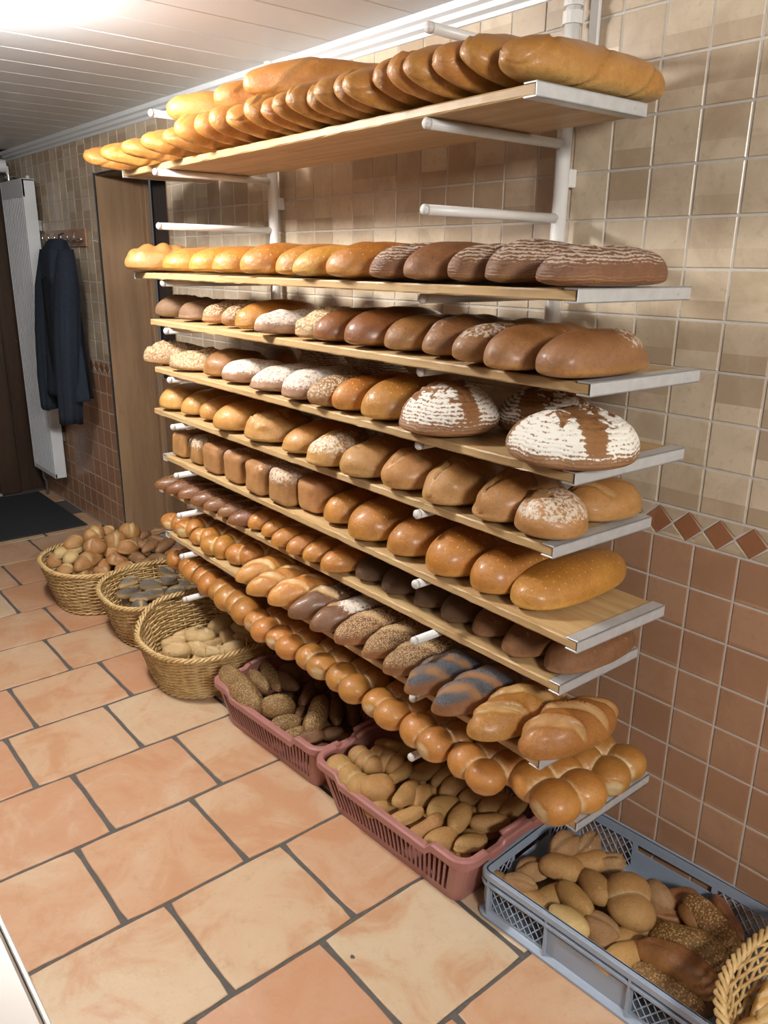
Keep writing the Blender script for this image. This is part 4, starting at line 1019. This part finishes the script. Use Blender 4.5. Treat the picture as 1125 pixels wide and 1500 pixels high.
def blue_crate(loc, rz, label):
    root = tag(empty('plastic_crate', (*loc, 0), rz), label, 'crate')
    a, b, r = .292, .192, .016; HZ = .128
    cx, cy = [-a + r, -.265, -.112, -.098, .098, .112, .265, a - r], [-b + r, -.166, -.083, -.073, .073, .083, .166, b - r]
    path = rrect(a, b, r, cuts=[cx, cy, cx, cy])
    zs = [.004, .022, .074, .080, .099, .106, HZ]
    def hole(p, q, z):
        if p[4] < 0 or p[4] != q[4]: return False
        mid = abs((p[5] + q[5])/2); e = (.098, .112, .265) if p[4] in (0, 2) else (.073, .083, .166)
        if e[1] < mid < e[2] and .022 < z < .099: return True
        return mid < e[0] and .080 < z < .099
    shell(path, zs, hole, .003, lambda p, z: (p[0], p[1], z)).build('wall', MAT['blue_plastic'], root)
    fine = rrect(a, b, r, .03)
    for nm, prof in (('top_rim', [(-.004, HZ-.016), (-.004, HZ), (.008, HZ), (.010, HZ-.002), (.010, HZ-.016), (.007, HZ-.016), (.007, HZ-.004), (-.001, HZ-.004), (-.001, HZ-.016)]),
                     ('lower_rim', [(0, .098), (0, .101), (.010, .101), (.010, .094), (.0075, .094), (.0075, .098)]),
                     ('foot_flange', [(0, .0015), (0, .016), (.004, .014), (.013, .0075), (.013, .0015)])):
        sweep(fine, prof, lambda p: 0).build(nm, MAT['blue_plastic'], root)
    for sd in range(4):
        L = a if sd in (0, 2) else b; tx, ty = ((1, 0), (0, 1), (-1, 0), (0, -1))[sd]; nx, ny = ((0, -1), (1, 0), (0, 1), (-1, 0))[sd]; d0 = b if sd in (0, 2) else a
        es = (.105, .272) if sd in (0, 2) else (.078, .172)
        for s in (-es[1], -es[0], es[0], es[1]):
            c = Vector((tx*s + nx*(d0 + .0045), ty*s + ny*(d0 + .0045)))
            hx, hy = abs(tx)*.0028 + abs(nx)*.0045, abs(ty)*.0028 + abs(ny)*.0045
            m = MB(); m.box((c.x - hx, c.y - hy, .008), (c.x + hx, c.y + hy, HZ - .012), .0006); m.build('rib', MAT['blue_plastic'], root)
        e = (.112, .265) if sd in (0, 2) else (.083, .166); z0, z1 = .022, .099
        for side in (-1, 1):
            m = MB(); lo, hi = (e if side > 0 else (-e[1], -e[0])); w = .0016; pitch = .0215
            for dr in (1, -1):
                t = -8
                while t < 16:
                    s0 = lo + t*pitch; k = .72
                    # diagonal line s = s0 + dr*k*(z - z0), clipped to the window
                    pts = []
                    za, zb_ = z0, z1
                    sa, sb = s0, s0 + dr*k*(z1 - z0)
                    if dr > 0:
                        if sb > lo and sa < hi:
                            if sa < lo: za = z0 + (lo - s0)/k; sa = lo
                            if sb > hi: zb_ = z0 + (hi - s0)/k; sb = hi
                            pts = [(sa, za), (sb, zb_)]
                    else:
                        if sa > lo and sb < hi:
                            if sa > hi: za = z0 + (s0 - hi)/k; sa = hi
                            if sb < lo: zb_ = z0 + (s0 - lo)/k; sb = lo
                            pts = [(sa, za), (sb, zb_)]
                    if pts and pts[1][1] - pts[0][1] > .004:
                        P_ = [Vector((tx*s + nx*(d0 - .0015), ty*s + ny*(d0 - .0015), z)) for s, z in pts]
                        m.tube(P_, w, 4, cap=False)
                    t += 1
            m.build('lattice', MAT['blue_plastic'], root)
    m = MB(); m.box((-a + .002, -b + .002, .004), (a - .002, b - .002, .008)); m.build('floor_plate', MAT['blue_plastic'], root)
    return root
blue_crate((.183, -.206), math.radians(3.6), 'grey-blue lattice crate of tan and bran rolls, standing against the tiled wall')

# ------------------------------------------------------------------ rolls in the baskets and crates
def roll_mesh(ty, L, W, H, seed):
    K = dict(nu=30, nv=24, seed=seed)
    if ty == 'seed': return loaf_mesh('roll', B['seed'], L, W, H, p=2.2, feat=feats(f_seed(1, .3), f_crease(.006, .004, .5)), **K)
    if ty == 'crease': return loaf_mesh('roll', B['seed'], L, W, H, p=2.1, feat=feats(f_seed(.8, .3), f_crease(.009, .007, .8)), **K)
    if ty == 'darkseed': return loaf_mesh('roll', B['darkseed'], L, W, H, p=2.2, feat=f_seed(.9, .3), **K)
    if ty in ('tan', 'tanshade'): return loaf_mesh('roll', B['tan'], L, W, H, p=2.1, bend=.008 if seed % 3 == 0 else 0, flat=.4, lump=.004, taper=.10 if seed % 2 else -.08, **K)
    if ty == 'flat': return loaf_mesh('roll', B['tan'], L, W, H, p=3.4, nx=2.8, flat=.5, **K)
    if ty == 'twin': return lobes_mesh('roll', B['tan'], [(-W*.05, -L*.31 + i*L*.31, H*.45, W*.52, L*.26, H*.55, 14) for i in range(3)], seed, 14, 18, floor=False)
    if ty == 'bigtwin': return lobes_mesh('roll', B['tan'], [(-L*.10, -.012, H*.48, L*.52, W*.40, H*.5, 0), (L*.22, .022, H*.46, L*.40, W*.42, H*.46, 20)], seed, 20, 26, floor=False)
    if ty == 'tan2': return loaf_mesh('roll', B['tan2'], L, W, H, p=2.1, feat=feats(f_crease(.010, .009, .35), f_flour(.5, .4)), **K)
    if ty == 'pale': return loaf_mesh('roll', B['pale'], L, W, H, p=2.2, flat=.4, **K)
    if ty == 'smooth': return loaf_mesh('roll', B['smooth'], L, W, H, p=2.6, flat=.3, feat=f_crease(.010, .004, 0), **K)
    if ty == 'bran': return loaf_mesh('roll', B['bran'], L, W, H, p=2.6, feat=feats(f_seed(1, .2), f_rough(.003, 90, .3)), **K)
    if ty == 'roll': return loaf_mesh('roll', B['roll'], L, W, H, p=2.1, feat=f_cuts(1, 60, .006, .004, .5, .6), **K)
    if ty == 'split': return loaf_mesh('roll', B['roll'], L, W, H, p=2.2, feat=f_cuts(2 if L > .14 else 1, 5, .009, .008, .6, .8, False, .006), **K)
    if ty == 'rollpale': return loaf_mesh('roll', B['rollpale'], L, W, H, p=2.1, **K)
    if ty == 'twist': return loaf_mesh('roll', B['twist'], L, W, H, p=2.0, feat=f_twist(1.2, .006, .7), **K)
    if ty == 'poppy': return loaf_mesh('roll', B['poppy'], L, W, H, p=2.2, feat=feats(f_seed(1, .38), f_cuts(1, 75, .007, .004, .5, .7, True)), **K)
    if ty == 'white': return loaf_mesh('roll', B['whiteroll'], L, W, H, p=2.2, flat=.38, feat=f_cuts(1, 65, .006, .003, .5, .5), **K)
    if ty == 'finger': return loaf_mesh('roll', B['finger'], L, W, H, p=2.3, flat=.4, feat=f_cuts(2, 50, .004, .002, .6, .6), **K)
LOOKS = {'seed': 'seeded brown roll', 'crease': 'creased seeded roll', 'darkseed': 'dark seeded roll', 'tan': 'tan oval roll', 'tanshade': 'shaded tan roll', 'flat': 'flat square roll', 'twin': 'plaited tan roll', 'bigtwin': 'largest double tan roll', 'tan2': 'dusty tan split roll', 'pale': 'pale oval roll', 'smooth': 'smooth brown long roll', 'bran': 'bran-covered long roll', 'roll': 'wheat roll', 'split': 'split wheat roll', 'rollpale': 'pale-ended wheat roll', 'twist': 'brown twisted roll', 'poppy': 'poppy-seed roll', 'white': 'floury white roll', 'finger': 'pale finger roll'}
MINL = {'seed': .10, 'crease': .11, 'darkseed': .095, 'tan': .105, 'tanshade': .11, 'flat': .10, 'twin': .10, 'tan2': .09, 'pale': .10, 'smooth': .11, 'bran': .16, 'roll': .085, 'split': .10, 'rollpale': .075, 'twist': .095, 'poppy': .095, 'white': .11, 'finger': .13, 'bigtwin': .10}
HEAPS = {
 'red1': [(-1.171, -0.46, 0.165, 0.26, 0.088, -4.0, 'seed'), (-1.192, -0.386, 0.155, 0.175, 0.05, -9.0, 'seed'), (-1.192, -0.333, 0.15, 0.173, 0.05, -12.0, 'seed'), (-1.128, -0.311, 0.16, 0.167, 0.06, -6.0, 'darkseed'), (-1.034, -0.409, 0.145, 0.114, 0.085, 59.0, 'crease'), (-0.953, -0.422, 0.115, 0.066, 0.06, 69.0, 'seed'), (-0.904, -0.412, 0.1, 0.034, 0.045, 76.0, 'seed'), (-0.859, -0.395, 0.105, 0.06, 0.055, 61.0, 'darkseed'), (-1.036, -0.287, 0.14, 0.116, 0.055, 125.0, 'darkseed'), (-0.923, -0.331, 0.14, 0.19, 0.078, 128.0, 'seed'), (-0.926, -0.246, 0.13, 0.245, 0.05, 142.0, 'darkseed'), (-0.898, -0.197, 0.12, 0.171, 0.055, 141.0, 'darkseed'), (-0.849, -0.32, 0.09, 0.056, 0.05, 66.0, 'darkseed'), (-0.986, -0.344, 0.11, 0.052, 0.05, 133.0, 'darkseed'), (-0.903, -0.315, 0.09, 0.049, 0.05, 118.0, 'darkseed'), (-1.188, -0.254, 0.14, 0.103, 0.06, 6.0, 'darkseed'), (-1.107, -0.182, 0.11, 0.084, 0.06, 110.0, 'darkseed')],
 'red2': [(-0.571, -0.467, 0.155, 0.149, 0.075, 0.0, 'twin'), (-0.59, -0.395, 0.16, 0.109, 0.07, 1.0, 'twin'), (-0.555, -0.348, 0.16, 0.074, 0.075, 14.0, 'twin'), (-0.498, -0.346, 0.15, 0.083, 0.045, 97.0, 'tan'), (-0.489, -0.435, 0.15, 0.097, 0.085, 60.0, 'flat'), (-0.448, -0.439, 0.115, 0.061, 0.06, 80.0, 'tan'), (-0.413, -0.394, 0.155, 0.132, 0.055, 116.0, 'tan'), (-0.385, -0.359, 0.14, 0.092, 0.055, 110.0, 'tan'), (-0.359, -0.438, 0.135, 0.109, 0.05, 71.0, 'tan'), (-0.301, -0.421, 0.135, 0.121, 0.052, 85.0, 'tan'), (-0.316, -0.345, 0.145, 0.108, 0.055, 96.0, 'tan'), (-0.253, -0.343, 0.145, 0.107, 0.055, 114.0, 'tan'), (-0.247, -0.417, 0.13, 0.088, 0.06, 80.0, 'tan'), (-0.179, -0.38, 0.135, 0.108, 0.05, 81.0, 'tan'), (-0.207, -0.282, 0.13, 0.077, 0.05, 58.0, 'tan'), (-0.477, -0.262, 0.13, 0.089, 0.05, 73.0, 'tanshade'), (-0.429, -0.228, 0.13, 0.102, 0.05, 91.0, 'tanshade'), (-0.376, -0.235, 0.125, 0.1, 0.055, 90.0, 'tanshade'), (-0.323, -0.215, 0.12, 0.116, 0.055, 89.0, 'tanshade'), (-0.258, -0.206, 0.12, 0.102, 0.055, 86.0, 'tanshade'), (-0.213, -0.181, 0.12, 0.083, 0.05, 95.0, 'tanshade'), (-0.609, -0.272, 0.15, 0.089, 0.06, 28.0, 'tanshade'), (-0.573, -0.239, 0.14, 0.055, 0.05, 91.0, 'tanshade')],
 'blue': [(-0.022, -0.201, 0.14, 0.099, 0.07, 81.0, 'tan2'), (0.009, -0.153, 0.135, 0.068, 0.06, 98.0, 'tan2'), (-0.041, -0.293, 0.1, 0.086, 0.06, 64.0, 'tan2'), (0.016, -0.262, 0.125, 0.1, 0.065, 41.0, 'tan'), (0.036, -0.179, 0.12, 0.052, 0.055, 66.0, 'tan'), (0.105, -0.247, 0.125, 0.096, 0.06, -27.0, 'tan'), (0.077, -0.153, 0.125, 0.066, 0.055, 47.0, 'tan2'), (-0.034, -0.352, 0.105, 0.092, 0.065, 29.0, 'tan2'), (-0.069, -0.375, 0.09, 0.039, 0.04, 9.0, 'tan'), (0.1, -0.311, 0.125, 0.109, 0.062, -10.0, 'tan'), (0.032, -0.315, 0.095, 0.057, 0.06, 78.0, 'tan'), (0.024, -0.358, 0.09, 0.047, 0.06, 42.0, 'tan'), (0.12, -0.373, 0.115, 0.106, 0.055, -3.0, 'pale'), (0.18, -0.322, 0.105, 0.086, 0.07, 18.0, 'tan2'), (0.178, -0.222, 0.135, 0.107, 0.115, 1.0, 'bigtwin'), (0.2, -0.148, 0.115, 0.059, 0.075, -8.0, 'tan2'), (0.242, -0.327, 0.09, 0.058, 0.05, 81.0, 'tan'), (0.217, -0.268, 0.085, 0.038, 0.05, 75.0, 'tan'), (0.245, -0.372, 0.085, 0.045, 0.045, 13.0, 'pale'), (0.236, -0.229, 0.09, 0.066, 0.06, 78.0, 'tan2'), (0.34, -0.286, 0.115, 0.174, 0.075, 12.0, 'smooth'), (0.344, -0.328, 0.085, 0.16, 0.06, 13.0, 'bran'), (0.333, -0.223, 0.115, 0.173, 0.07, 13.0, 'bran'), (0.342, -0.134, 0.125, 0.164, 0.062, -21.0, 'bran'), (0.339, -0.068, 0.1, 0.138, 0.035, -36.0, 'smooth'), (0.31, -0.152, 0.11, 0.105, 0.04, -15.0, 'smooth'), (0.229, -0.097, 0.09, 0.063, 0.06, 67.0, 'smooth'), (0.242, -0.157, 0.095, 0.053, 0.05, 38.0, 'smooth')],
 'A': [(-2.604, -0.505, 0.29, 0.094, 0.07, 92.0, 'roll'), (-2.593, -0.508, 0.26, 0.066, 0.05, 78.0, 'rollpale'), (-2.609, -0.562, 0.25, 0.052, 0.06, 120.0, 'rollpale'), (-2.54, -0.544, 0.24, 0.077, 0.06, 130.0, 'rollpale'), (-2.617, -0.589, 0.22, 0.078, 0.075, 81.0, 'roll'), (-2.487, -0.588, 0.21, 0.071, 0.06, 82.0, 'roll'), (-2.464, -0.489, 0.25, 0.194, 0.085, 125.0, 'split'), (-2.506, -0.444, 0.29, 0.108, 0.08, 31.0, 'split'), (-2.591, -0.411, 0.32, 0.081, 0.08, 104.0, 'split'), (-2.626, -0.339, 0.31, 0.047, 0.06, 80.0, 'roll'), (-2.51, -0.348, 0.3, 0.077, 0.09, 68.0, 'split'), (-2.553, -0.262, 0.31, 0.1, 0.085, 78.0, 'split'), (-2.455, -0.32, 0.27, 0.098, 0.075, 106.0, 'roll'), (-2.482, -0.377, 0.25, 0.051, 0.06, 74.0, 'roll'), (-2.425, -0.386, 0.23, 0.105, 0.065, 31.0, 'split'), (-2.425, -0.546, 0.2, 0.086, 0.06, 46.0, 'roll'), (-2.356, -0.37, 0.21, 0.091, 0.065, 82.0, 'roll'), (-2.378, -0.466, 0.2, 0.078, 0.05, 39.0, 'roll'), (-2.463, -0.457, 0.2, 0.097, 0.05, 30.0, 'roll'), (-2.543, -0.189, 0.27, 0.078, 0.045, 128.0, 'twist'), (-2.484, -0.232, 0.25, 0.071, 0.05, 17.0, 'twist'), (-2.438, -0.206, 0.25, 0.127, 0.05, 124.0, 'twist'), (-2.485, -0.163, 0.26, 0.077, 0.045, 36.0, 'twist'), (-2.423, -0.141, 0.24, 0.133, 0.05, 119.0, 'twist'), (-2.355, -0.124, 0.23, 0.084, 0.05, 98.0, 'twist'), (-2.364, -0.207, 0.21, 0.113, 0.05, 42.0, 'twist'), (-2.354, -0.279, 0.205, 0.092, 0.05, 41.0, 'twist'), (-2.414, -0.289, 0.225, 0.097, 0.055, 29.0, 'twist'), (-2.595, -0.101, 0.26, 0.048, 0.045, 66.0, 'twist'), (-2.514, -0.251, 0.26, 0.044, 0.045, 121.0, 'twist')],
 'B': [(-2.2, -0.417, 0.2, 0.104, 0.055, 105.0, 'poppy'), (-2.134, -0.444, 0.185, 0.138, 0.055, 118.0, 'poppy'), (-2.141, -0.344, 0.19, 0.086, 0.06, 75.0, 'poppy'), (-2.145, -0.267, 0.19, 0.055, 0.05, 90.0, 'poppy'), (-2.208, -0.234, 0.2, 0.052, 0.05, 32.0, 'poppy'), (-2.085, -0.42, 0.17, 0.057, 0.055, 76.0, 'poppy'), (-2.081, -0.359, 0.17, 0.068, 0.055, 95.0, 'poppy'), (-2.026, -0.294, 0.175, 0.083, 0.05, 102.0, 'poppy'), (-2.103, -0.316, 0.165, 0.062, 0.05, 103.0, 'poppy')],
 'C': [(-1.611, -0.492, 0.17, 0.105, 0.07, 83.0, 'white'), (-1.555, -0.507, 0.165, 0.106, 0.065, 48.0, 'white'), (-1.563, -0.409, 0.185, 0.105, 0.072, 46.0, 'white'), (-1.531, -0.447, 0.16, 0.055, 0.055, 41.0, 'white'), (-1.517, -0.384, 0.16, 0.102, 0.055, 110.0, 'white'), (-1.474, -0.408, 0.15, 0.068, 0.05, 56.0, 'white'), (-1.53, -0.316, 0.17, 0.165, 0.055, -12.0, 'white'), (-1.6, -0.303, 0.19, 0.109, 0.075, 85.0, 'white'), (-1.516, -0.26, 0.18, 0.058, 0.06, 15.0, 'white'), (-1.48, -0.266, 0.165, 0.048, 0.055, 80.0, 'white'), (-1.449, -0.336, 0.155, 0.064, 0.06, 94.0, 'white'), (-1.66, -0.416, 0.15, 0.081, 0.05, 76.0, 'white')],
 'D': [(0.486, -0.293, 0.2, 0.093, 0.055, 103.0, 'finger'), (0.516, -0.328, 0.2, 0.093, 0.06, 94.0, 'finger'), (0.501, -0.396, 0.19, 0.073, 0.06, 93.0, 'finger'), (0.536, -0.366, 0.19, 0.068, 0.05, 105.0, 'finger'), (0.502, -0.256, 0.19, 0.04, 0.05, 80.0, 'finger'), (0.532, -0.301, 0.18, 0.06, 0.055, 93.0, 'finger'), (0.518, -0.383, 0.16, 0.062, 0.055, 96.0, 'finger')],
}
PLACE = {'red1': ('far pink crate', -.455, -.13), 'red2': ('near pink crate', 0, 0), 'blue': ('grey-blue crate', 0, 0), 'A': ('big far basket', 0, 0), 'B': ('middle basket', 0, 0), 'C': ('front basket', 0, 0), 'D': ('corner basket', 0, 0)}
for key, items in HEAPS.items():
    where = PLACE[key][0]; byt = {}
    for it in items: byt.setdefault(it[6], []).append(it)
    for ty, its in byt.items():
        for q, it in enumerate(sorted(its, key=lambda t: t[0] - t[1]*.6)):
            x, y, z, L, W, ang, _ = it
            if key == 'D': x, z = x + .042, z - .022
            i = items.index(it); seed = 2000 + 97*len(key) + 13*i + ord(key[0])
            Lr = max(L, MINL[ty]); H = W*(.82 if ty != 'bigtwin' else .72)
            if ty == 'bigtwin': Lr, W = .11, .13
            a = math.radians(ang - 90)
            r = random.Random(seed)
            me = roll_mesh(ty, Lr, W, H, seed)
            z0 = z - H*.62
            tx = math.radians(r.uniform(-9, 9)); tyy = math.radians(r.uniform(-14, 14))
            o = link('bread_roll', me, None, (x, y, z0), (tx, tyy, a))
            nn = len(its)
            lab = LOOKS[ty] + ' in the ' + where + (', ' + ORD[q + 1] + ' from the left of its kind' if nn > 1 else ', the only one of its kind')
            tag(o, lab, 'bread', 'rolls in the ' + where)
# rolls of the lower layers that carry the ones on top
LOWER = {'red1': ('darkseed', (-.995, -.30), (.42, .26), 5, 3, (.06,), 'far pink crate'), 'red2': ('tan', (-.402, -.295), (.42, .26), 6, 4, (.085,), 'near pink crate'),
         'blue': ('tan2', (.183, -.200), (.44, .22), 6, 3, (.03,), 'grey-blue crate'), 'A': ('roll', (-2.555, -.385), (.28, .32), 4, 4, (.12, .19), 'big far basket'),
         'B': ('poppy', (-2.06, -.315), (.27, .30), 3, 4, (.13,), 'middle basket'), 'C': ('white', (-1.585, -.36), (.24, .26), 3, 3, (.115,), 'front basket'), 'D': ('finger', (.72, -.275), (.26, .24), 3, 3, (.13,), 'corner basket')}
for key, (ty, c, ext, na, nb, zs, where) in LOWER.items():
    r = random.Random(key); protos = [roll_mesh(ty, .105, .062, .052, 3000 + i + len(key)*7 + ord(key[0])) for i in range(3)]
    for zz in zs:
        for i in range(na):
            for j in range(nb):
                x = c[0] + ext[0]*((i + .5)/na - .5) + r.uniform(-.01, .01); y = c[1] + ext[1]*((j + .5)/nb - .5) + r.uniform(-.01, .01)
                o = link('bread_roll', protos[(i + j) % 3], None, (x, y, zz - .024), (r.uniform(-.15, .15), r.uniform(-.15, .15), r.uniform(0, 6.28)))
                tag(o, LOOKS[ty] + ' lying deeper in the pile of the ' + where, 'bread', 'rolls lying deeper in the ' + where)

# ------------------------------------------------------------------ radiator, jacket on its hook rail, door mat, counter
rad = tag(empty('radiator', (-4.29, -.005, 0)), 'tall white fluted wall radiator beside the dark door', 'radiator')
def rc(mb, name, mat, smooth=False):
    o = mb.build(name, mat, rad, smooth=smooth); o.location = -Vector(rad.location); return o
rx0, rx1, ry0, ry1, rz0, rz1 = -4.50, -4.085, -.035, -.105, .20, 1.955
m = MB(); nf = 13; prof = []
for i in range(nf):
    a = rx0 + .004 + (rx1 - rx0 - .008)*i/nf; d = (rx1 - rx0 - .008)/nf; g_ = ry1 + .05
    prof += [(a, g_), (a + d*.34, g_), (a + d*.38, ry1), (a + d*.96, ry1), (a + d, g_)]
nb_ = len(prof)
m.V = [(x, y, z) for z in (rz0 + .03, rz1 - .10) for x, y in prof]; m.F = [(i, i+1, i+1+nb_, i+nb_) for i in range(nb_ - 1)]
rc(m, 'front_panel', MAT['radiator'])
m = MB(); m.box((rx0, ry1 - .001, rz1 - .10), (rx1, ry1 + .012, rz1), .002); rc(m, 'upper_panel', MAT['radiator'])
m = MB(); m.box((rx0, ry1 - .001, rz0), (rx1, ry1 + .012, rz0 + .03), .002); rc(m, 'lower_panel', MAT['radiator'])
for x in (rx0, rx1 - .012):
    m = MB(); m.box((x, ry1 - .002, rz0), (x + .012, ry0, rz1), .003); rc(m, 'side_panel', MAT['radiator'])
m = MB(); m.box((rx0, ry1 + .010, rz1 - .012), (rx1, ry0, rz1 - .004), .001); rc(m, 'top_cap', MAT['radiator'])
m = MB(); m.tube([(rx1 - .05, ry0 - .02, rz1), (rx1 - .05, ry0 - .02, rz1 + .018)], .011, 10); rc(m, 'vent_plug', MAT['radiator'])
m = MB(); m.tube([(rx0 + .05, -.07, rz1 - .01), (rx0 + .05, -.07, rz1 + .045)], .010, 10); m.tube([(rx0 + .05, -.02, rz1 + .03), (rx0 + .05, -.085, rz1 + .03)], .008, 10); rc(m, 'valve', MAT['chrome'])
m = MB(); m.tube([(rx0 + .05, -.075, rz1 + .09), (rx0 + .04, -.13, rz1 + .09), (rx0 + .04, -.15, rz1 + .09)], [.036, .038, .030], 18); m.tube([(rx0 + .05, -.07, rz1 + .04), (rx0 + .05, -.07, rz1 + .09)], .009); rc(m, 'thermostat_knob', MAT['radiator'])
for x in (rx0 + .07, rx1 - .07):
    for z in (rz0 + .25, rz1 - .25):
        m = MB(); m.box((x - .02, ry0 - .005, z - .03), (x + .02, -.0025, z + .03), .002); rc(m, 'wall_bracket', MAT['steel'])
m = MB(); m.tube([(rx0 + .05, -.07, rz0 + .01), (rx0 + .05, -.07, .13), (rx0 + .02, -.05, .10), (rx0 + .02, -.05, .0)], .010, 8); rc(m, 'pipe', MAT['steel'], True)

rail = tag(empty('hook_rail', (-3.70, -.003, 1.63)), 'brown hook rail with chrome hooks on the far tiled wall', 'rail')
m = MB(); m.box((-.30, -.012, -.045), (.27, 0, .045), .002); m.build('back_plate', MAT['tile_terra'], rail)
m = MB(); m.tube([(-.27, -.03, -.01), (.26, -.03, -.01)], .005); m.tube([(-.2, -.03, -.01), (-.2, -.01, -.01)], .004); m.tube([(.2, -.03, -.01), (.2, -.01, -.01)], .004); m.build('rod', MAT['chrome'], rail)
for i in range(6):
    x = -.255 + .10*i
    m = MB(); m.tube([(x, -.03, -.015), (x, -.055, -.02), (x, -.062, .0), (x, -.058, .022)], .0045, 7); m.build('hook', MAT['chrome'], rail, smooth=True)

jk = tag(empty('jacket', (-3.56, -.06, 1.63)), 'dark navy jacket hanging from the hook rail beside the radiator', 'jacket')
def cloth(name, rings, mat, par, folds=5, amp=.012, seed=0, n=64, open_bottom=True):
    """rings: (x, y, z, half width, half depth) from top to bottom, with hanging folds"""
    V = []; rows = len(rings)*4 - 3
    R = np.array(rings); ts = np.linspace(0, len(rings) - 1, rows)
    for t in ts:
        row = [np.interp(t, np.arange(len(rings)), R[:, q]) for q in range(5)]
        k = t/(len(rings) - 1)
        for i in range(n):
            a = 2*math.pi*i/n
            f = 1 + (amp/row[3])*k**.7*(math.sin(folds*a + seed + .8*k) + .5*math.sin((folds*2+1)*a + seed*2.1 - k))
            c, s = math.cos(a), math.sin(a)
            V.append((row[0] + row[3]*f*math.copysign(abs(c)**.8, c), row[1] + row[4]*f*math.copysign(abs(s)**.8, s), row[2] + .006*math.sin(3*a + seed)*k))
    F = [(r*n + i, (r+1)*n + i, (r+1)*n + (i+1) % n, r*n + (i+1) % n) for r in range(rows - 1) for i in range(n)]
    F += [tuple(range(n))]
    m = MB(); m.V = V; m.F = F
    o = m.build(name, mat, par, smooth=True)
    md_ = o.modifiers.new('thickness', 'SOLIDIFY'); md_.thickness = .004
    return o
jk.scale = (1.13, 1, 1)
cloth('body', [(.0, -.045, -.015, .05, .03), (.0, -.06, -.08, .13, .045), (.0, -.07, -.25, .155, .06), (.02, -.08, -.50, .165, .07), (.03, -.085, -.72, .19, .075), (.04, -.09, -.83, .20, .08)], MAT['jacket'], jk, 6, .016, .4)
cloth('sleeve', [(-.125, -.065, -.06, .035, .04), (-.165, -.085, -.25, .06, .05), (-.185, -.10, -.50, .065, .055), (-.195, -.11, -.75, .065, .055), (-.19, -.115, -.93, .055, .05)], MAT['jacket'], jk, 4, .007, 1.3, 40)
cloth('sleeve', [(.115, -.065, -.06, .035, .04), (.155, -.09, -.25, .06, .055), (.17, -.12, -.50, .062, .06), (.16, -.135, -.75, .062, .055), (.145, -.14, -.955, .055, .05)], MAT['jacket'], jk, 4, .007, 2.2, 40)
cloth('hood', [(.02, -.07, -.01, .06, .03), (.03, -.09, -.07, .10, .05), (.02, -.10, -.20, .09, .045), (.01, -.09, -.27, .05, .03)], MAT['jacket'], jk, 5, .008, .1, 40)
m = MB(); m.box((-.03, -.155, -.80), (.025, -.10, -.20), .01); m.build('dark_opening', MAT['lining'], jk)
m = MB(); m.tube([(0, -.02, .02), (0, -.045, .012), (0, -.05, -.02)], .004); m.build('hanging_loop', MAT['jacket'], jk)

mt_ = tag(empty('door_mat', (-4.11, -.65, 0)), 'dark grey door mat in front of the dark door', 'mat')
m = MB(); m.box((-.455, -.56, .0008), (.44, .56, .009), .003); m.build('pile_surface', MAT['mat'], mt_)
m = MB()
for lo, hi in (((-.465, -.57), (.45, -.56)), ((-.465, .56), (.45, .57)), ((-.465, -.56), (-.455, .56)), ((.44, -.56), (.45, .56))): m.box((*lo, .0006), (*hi, .007), .001)
m.build('rubber_edge', MAT['dark_gap'], mt_)

ct = tag(empty('counter', (-.2, -1.78, 0)), 'cream counter cut off by the lower left corner of the photo', 'counter')
m = MB(); m.box((-1.0, -.30, .812), (.95, .282, .838), .003); m.build('worktop', MAT['counter'], ct)
m = MB(); m.box((-1.0, .283, .812), (.95, .288, .8385), .001); m.build('edge_band', MAT['counter_edge'], ct)
m = MB(); m.box((-.98, -.28, .09), (.93, .25, .812), .002); m.build('carcass', MAT['counter'], ct)
m = MB(); m.box((-.95, -.26, .0005), (.9, .20, .09)); m.build('plinth', MAT['dark_gap'], ct)
for i in range(3):
    m = MB(); m.box((-.97 + i*.635, .252, .10), (-.345 + i*.635, .268, .80), .003); d = m.build('cabinet_door', MAT['counter'], ct)
    m = MB(); m.tube([(-.42 + i*.635, .268, .70), (-.42 + i*.635, .285, .70), (-.42 + i*.635, .285, .58), (-.42 + i*.635, .268, .58)], .005, 8); m.build('handle', MAT['steel'], d)
# small dark chip in one floor tile
m = MB(); m.add([(.006*math.cos(q)*(1 + .3*math.sin(3*q)), .005*math.sin(q), .0002) for q in [i*math.pi/5 for i in range(10)]], [tuple(range(10))]); m.build('chipped_spot', MAT['floor_grout'], floor, (-.188, -.746, .0009))
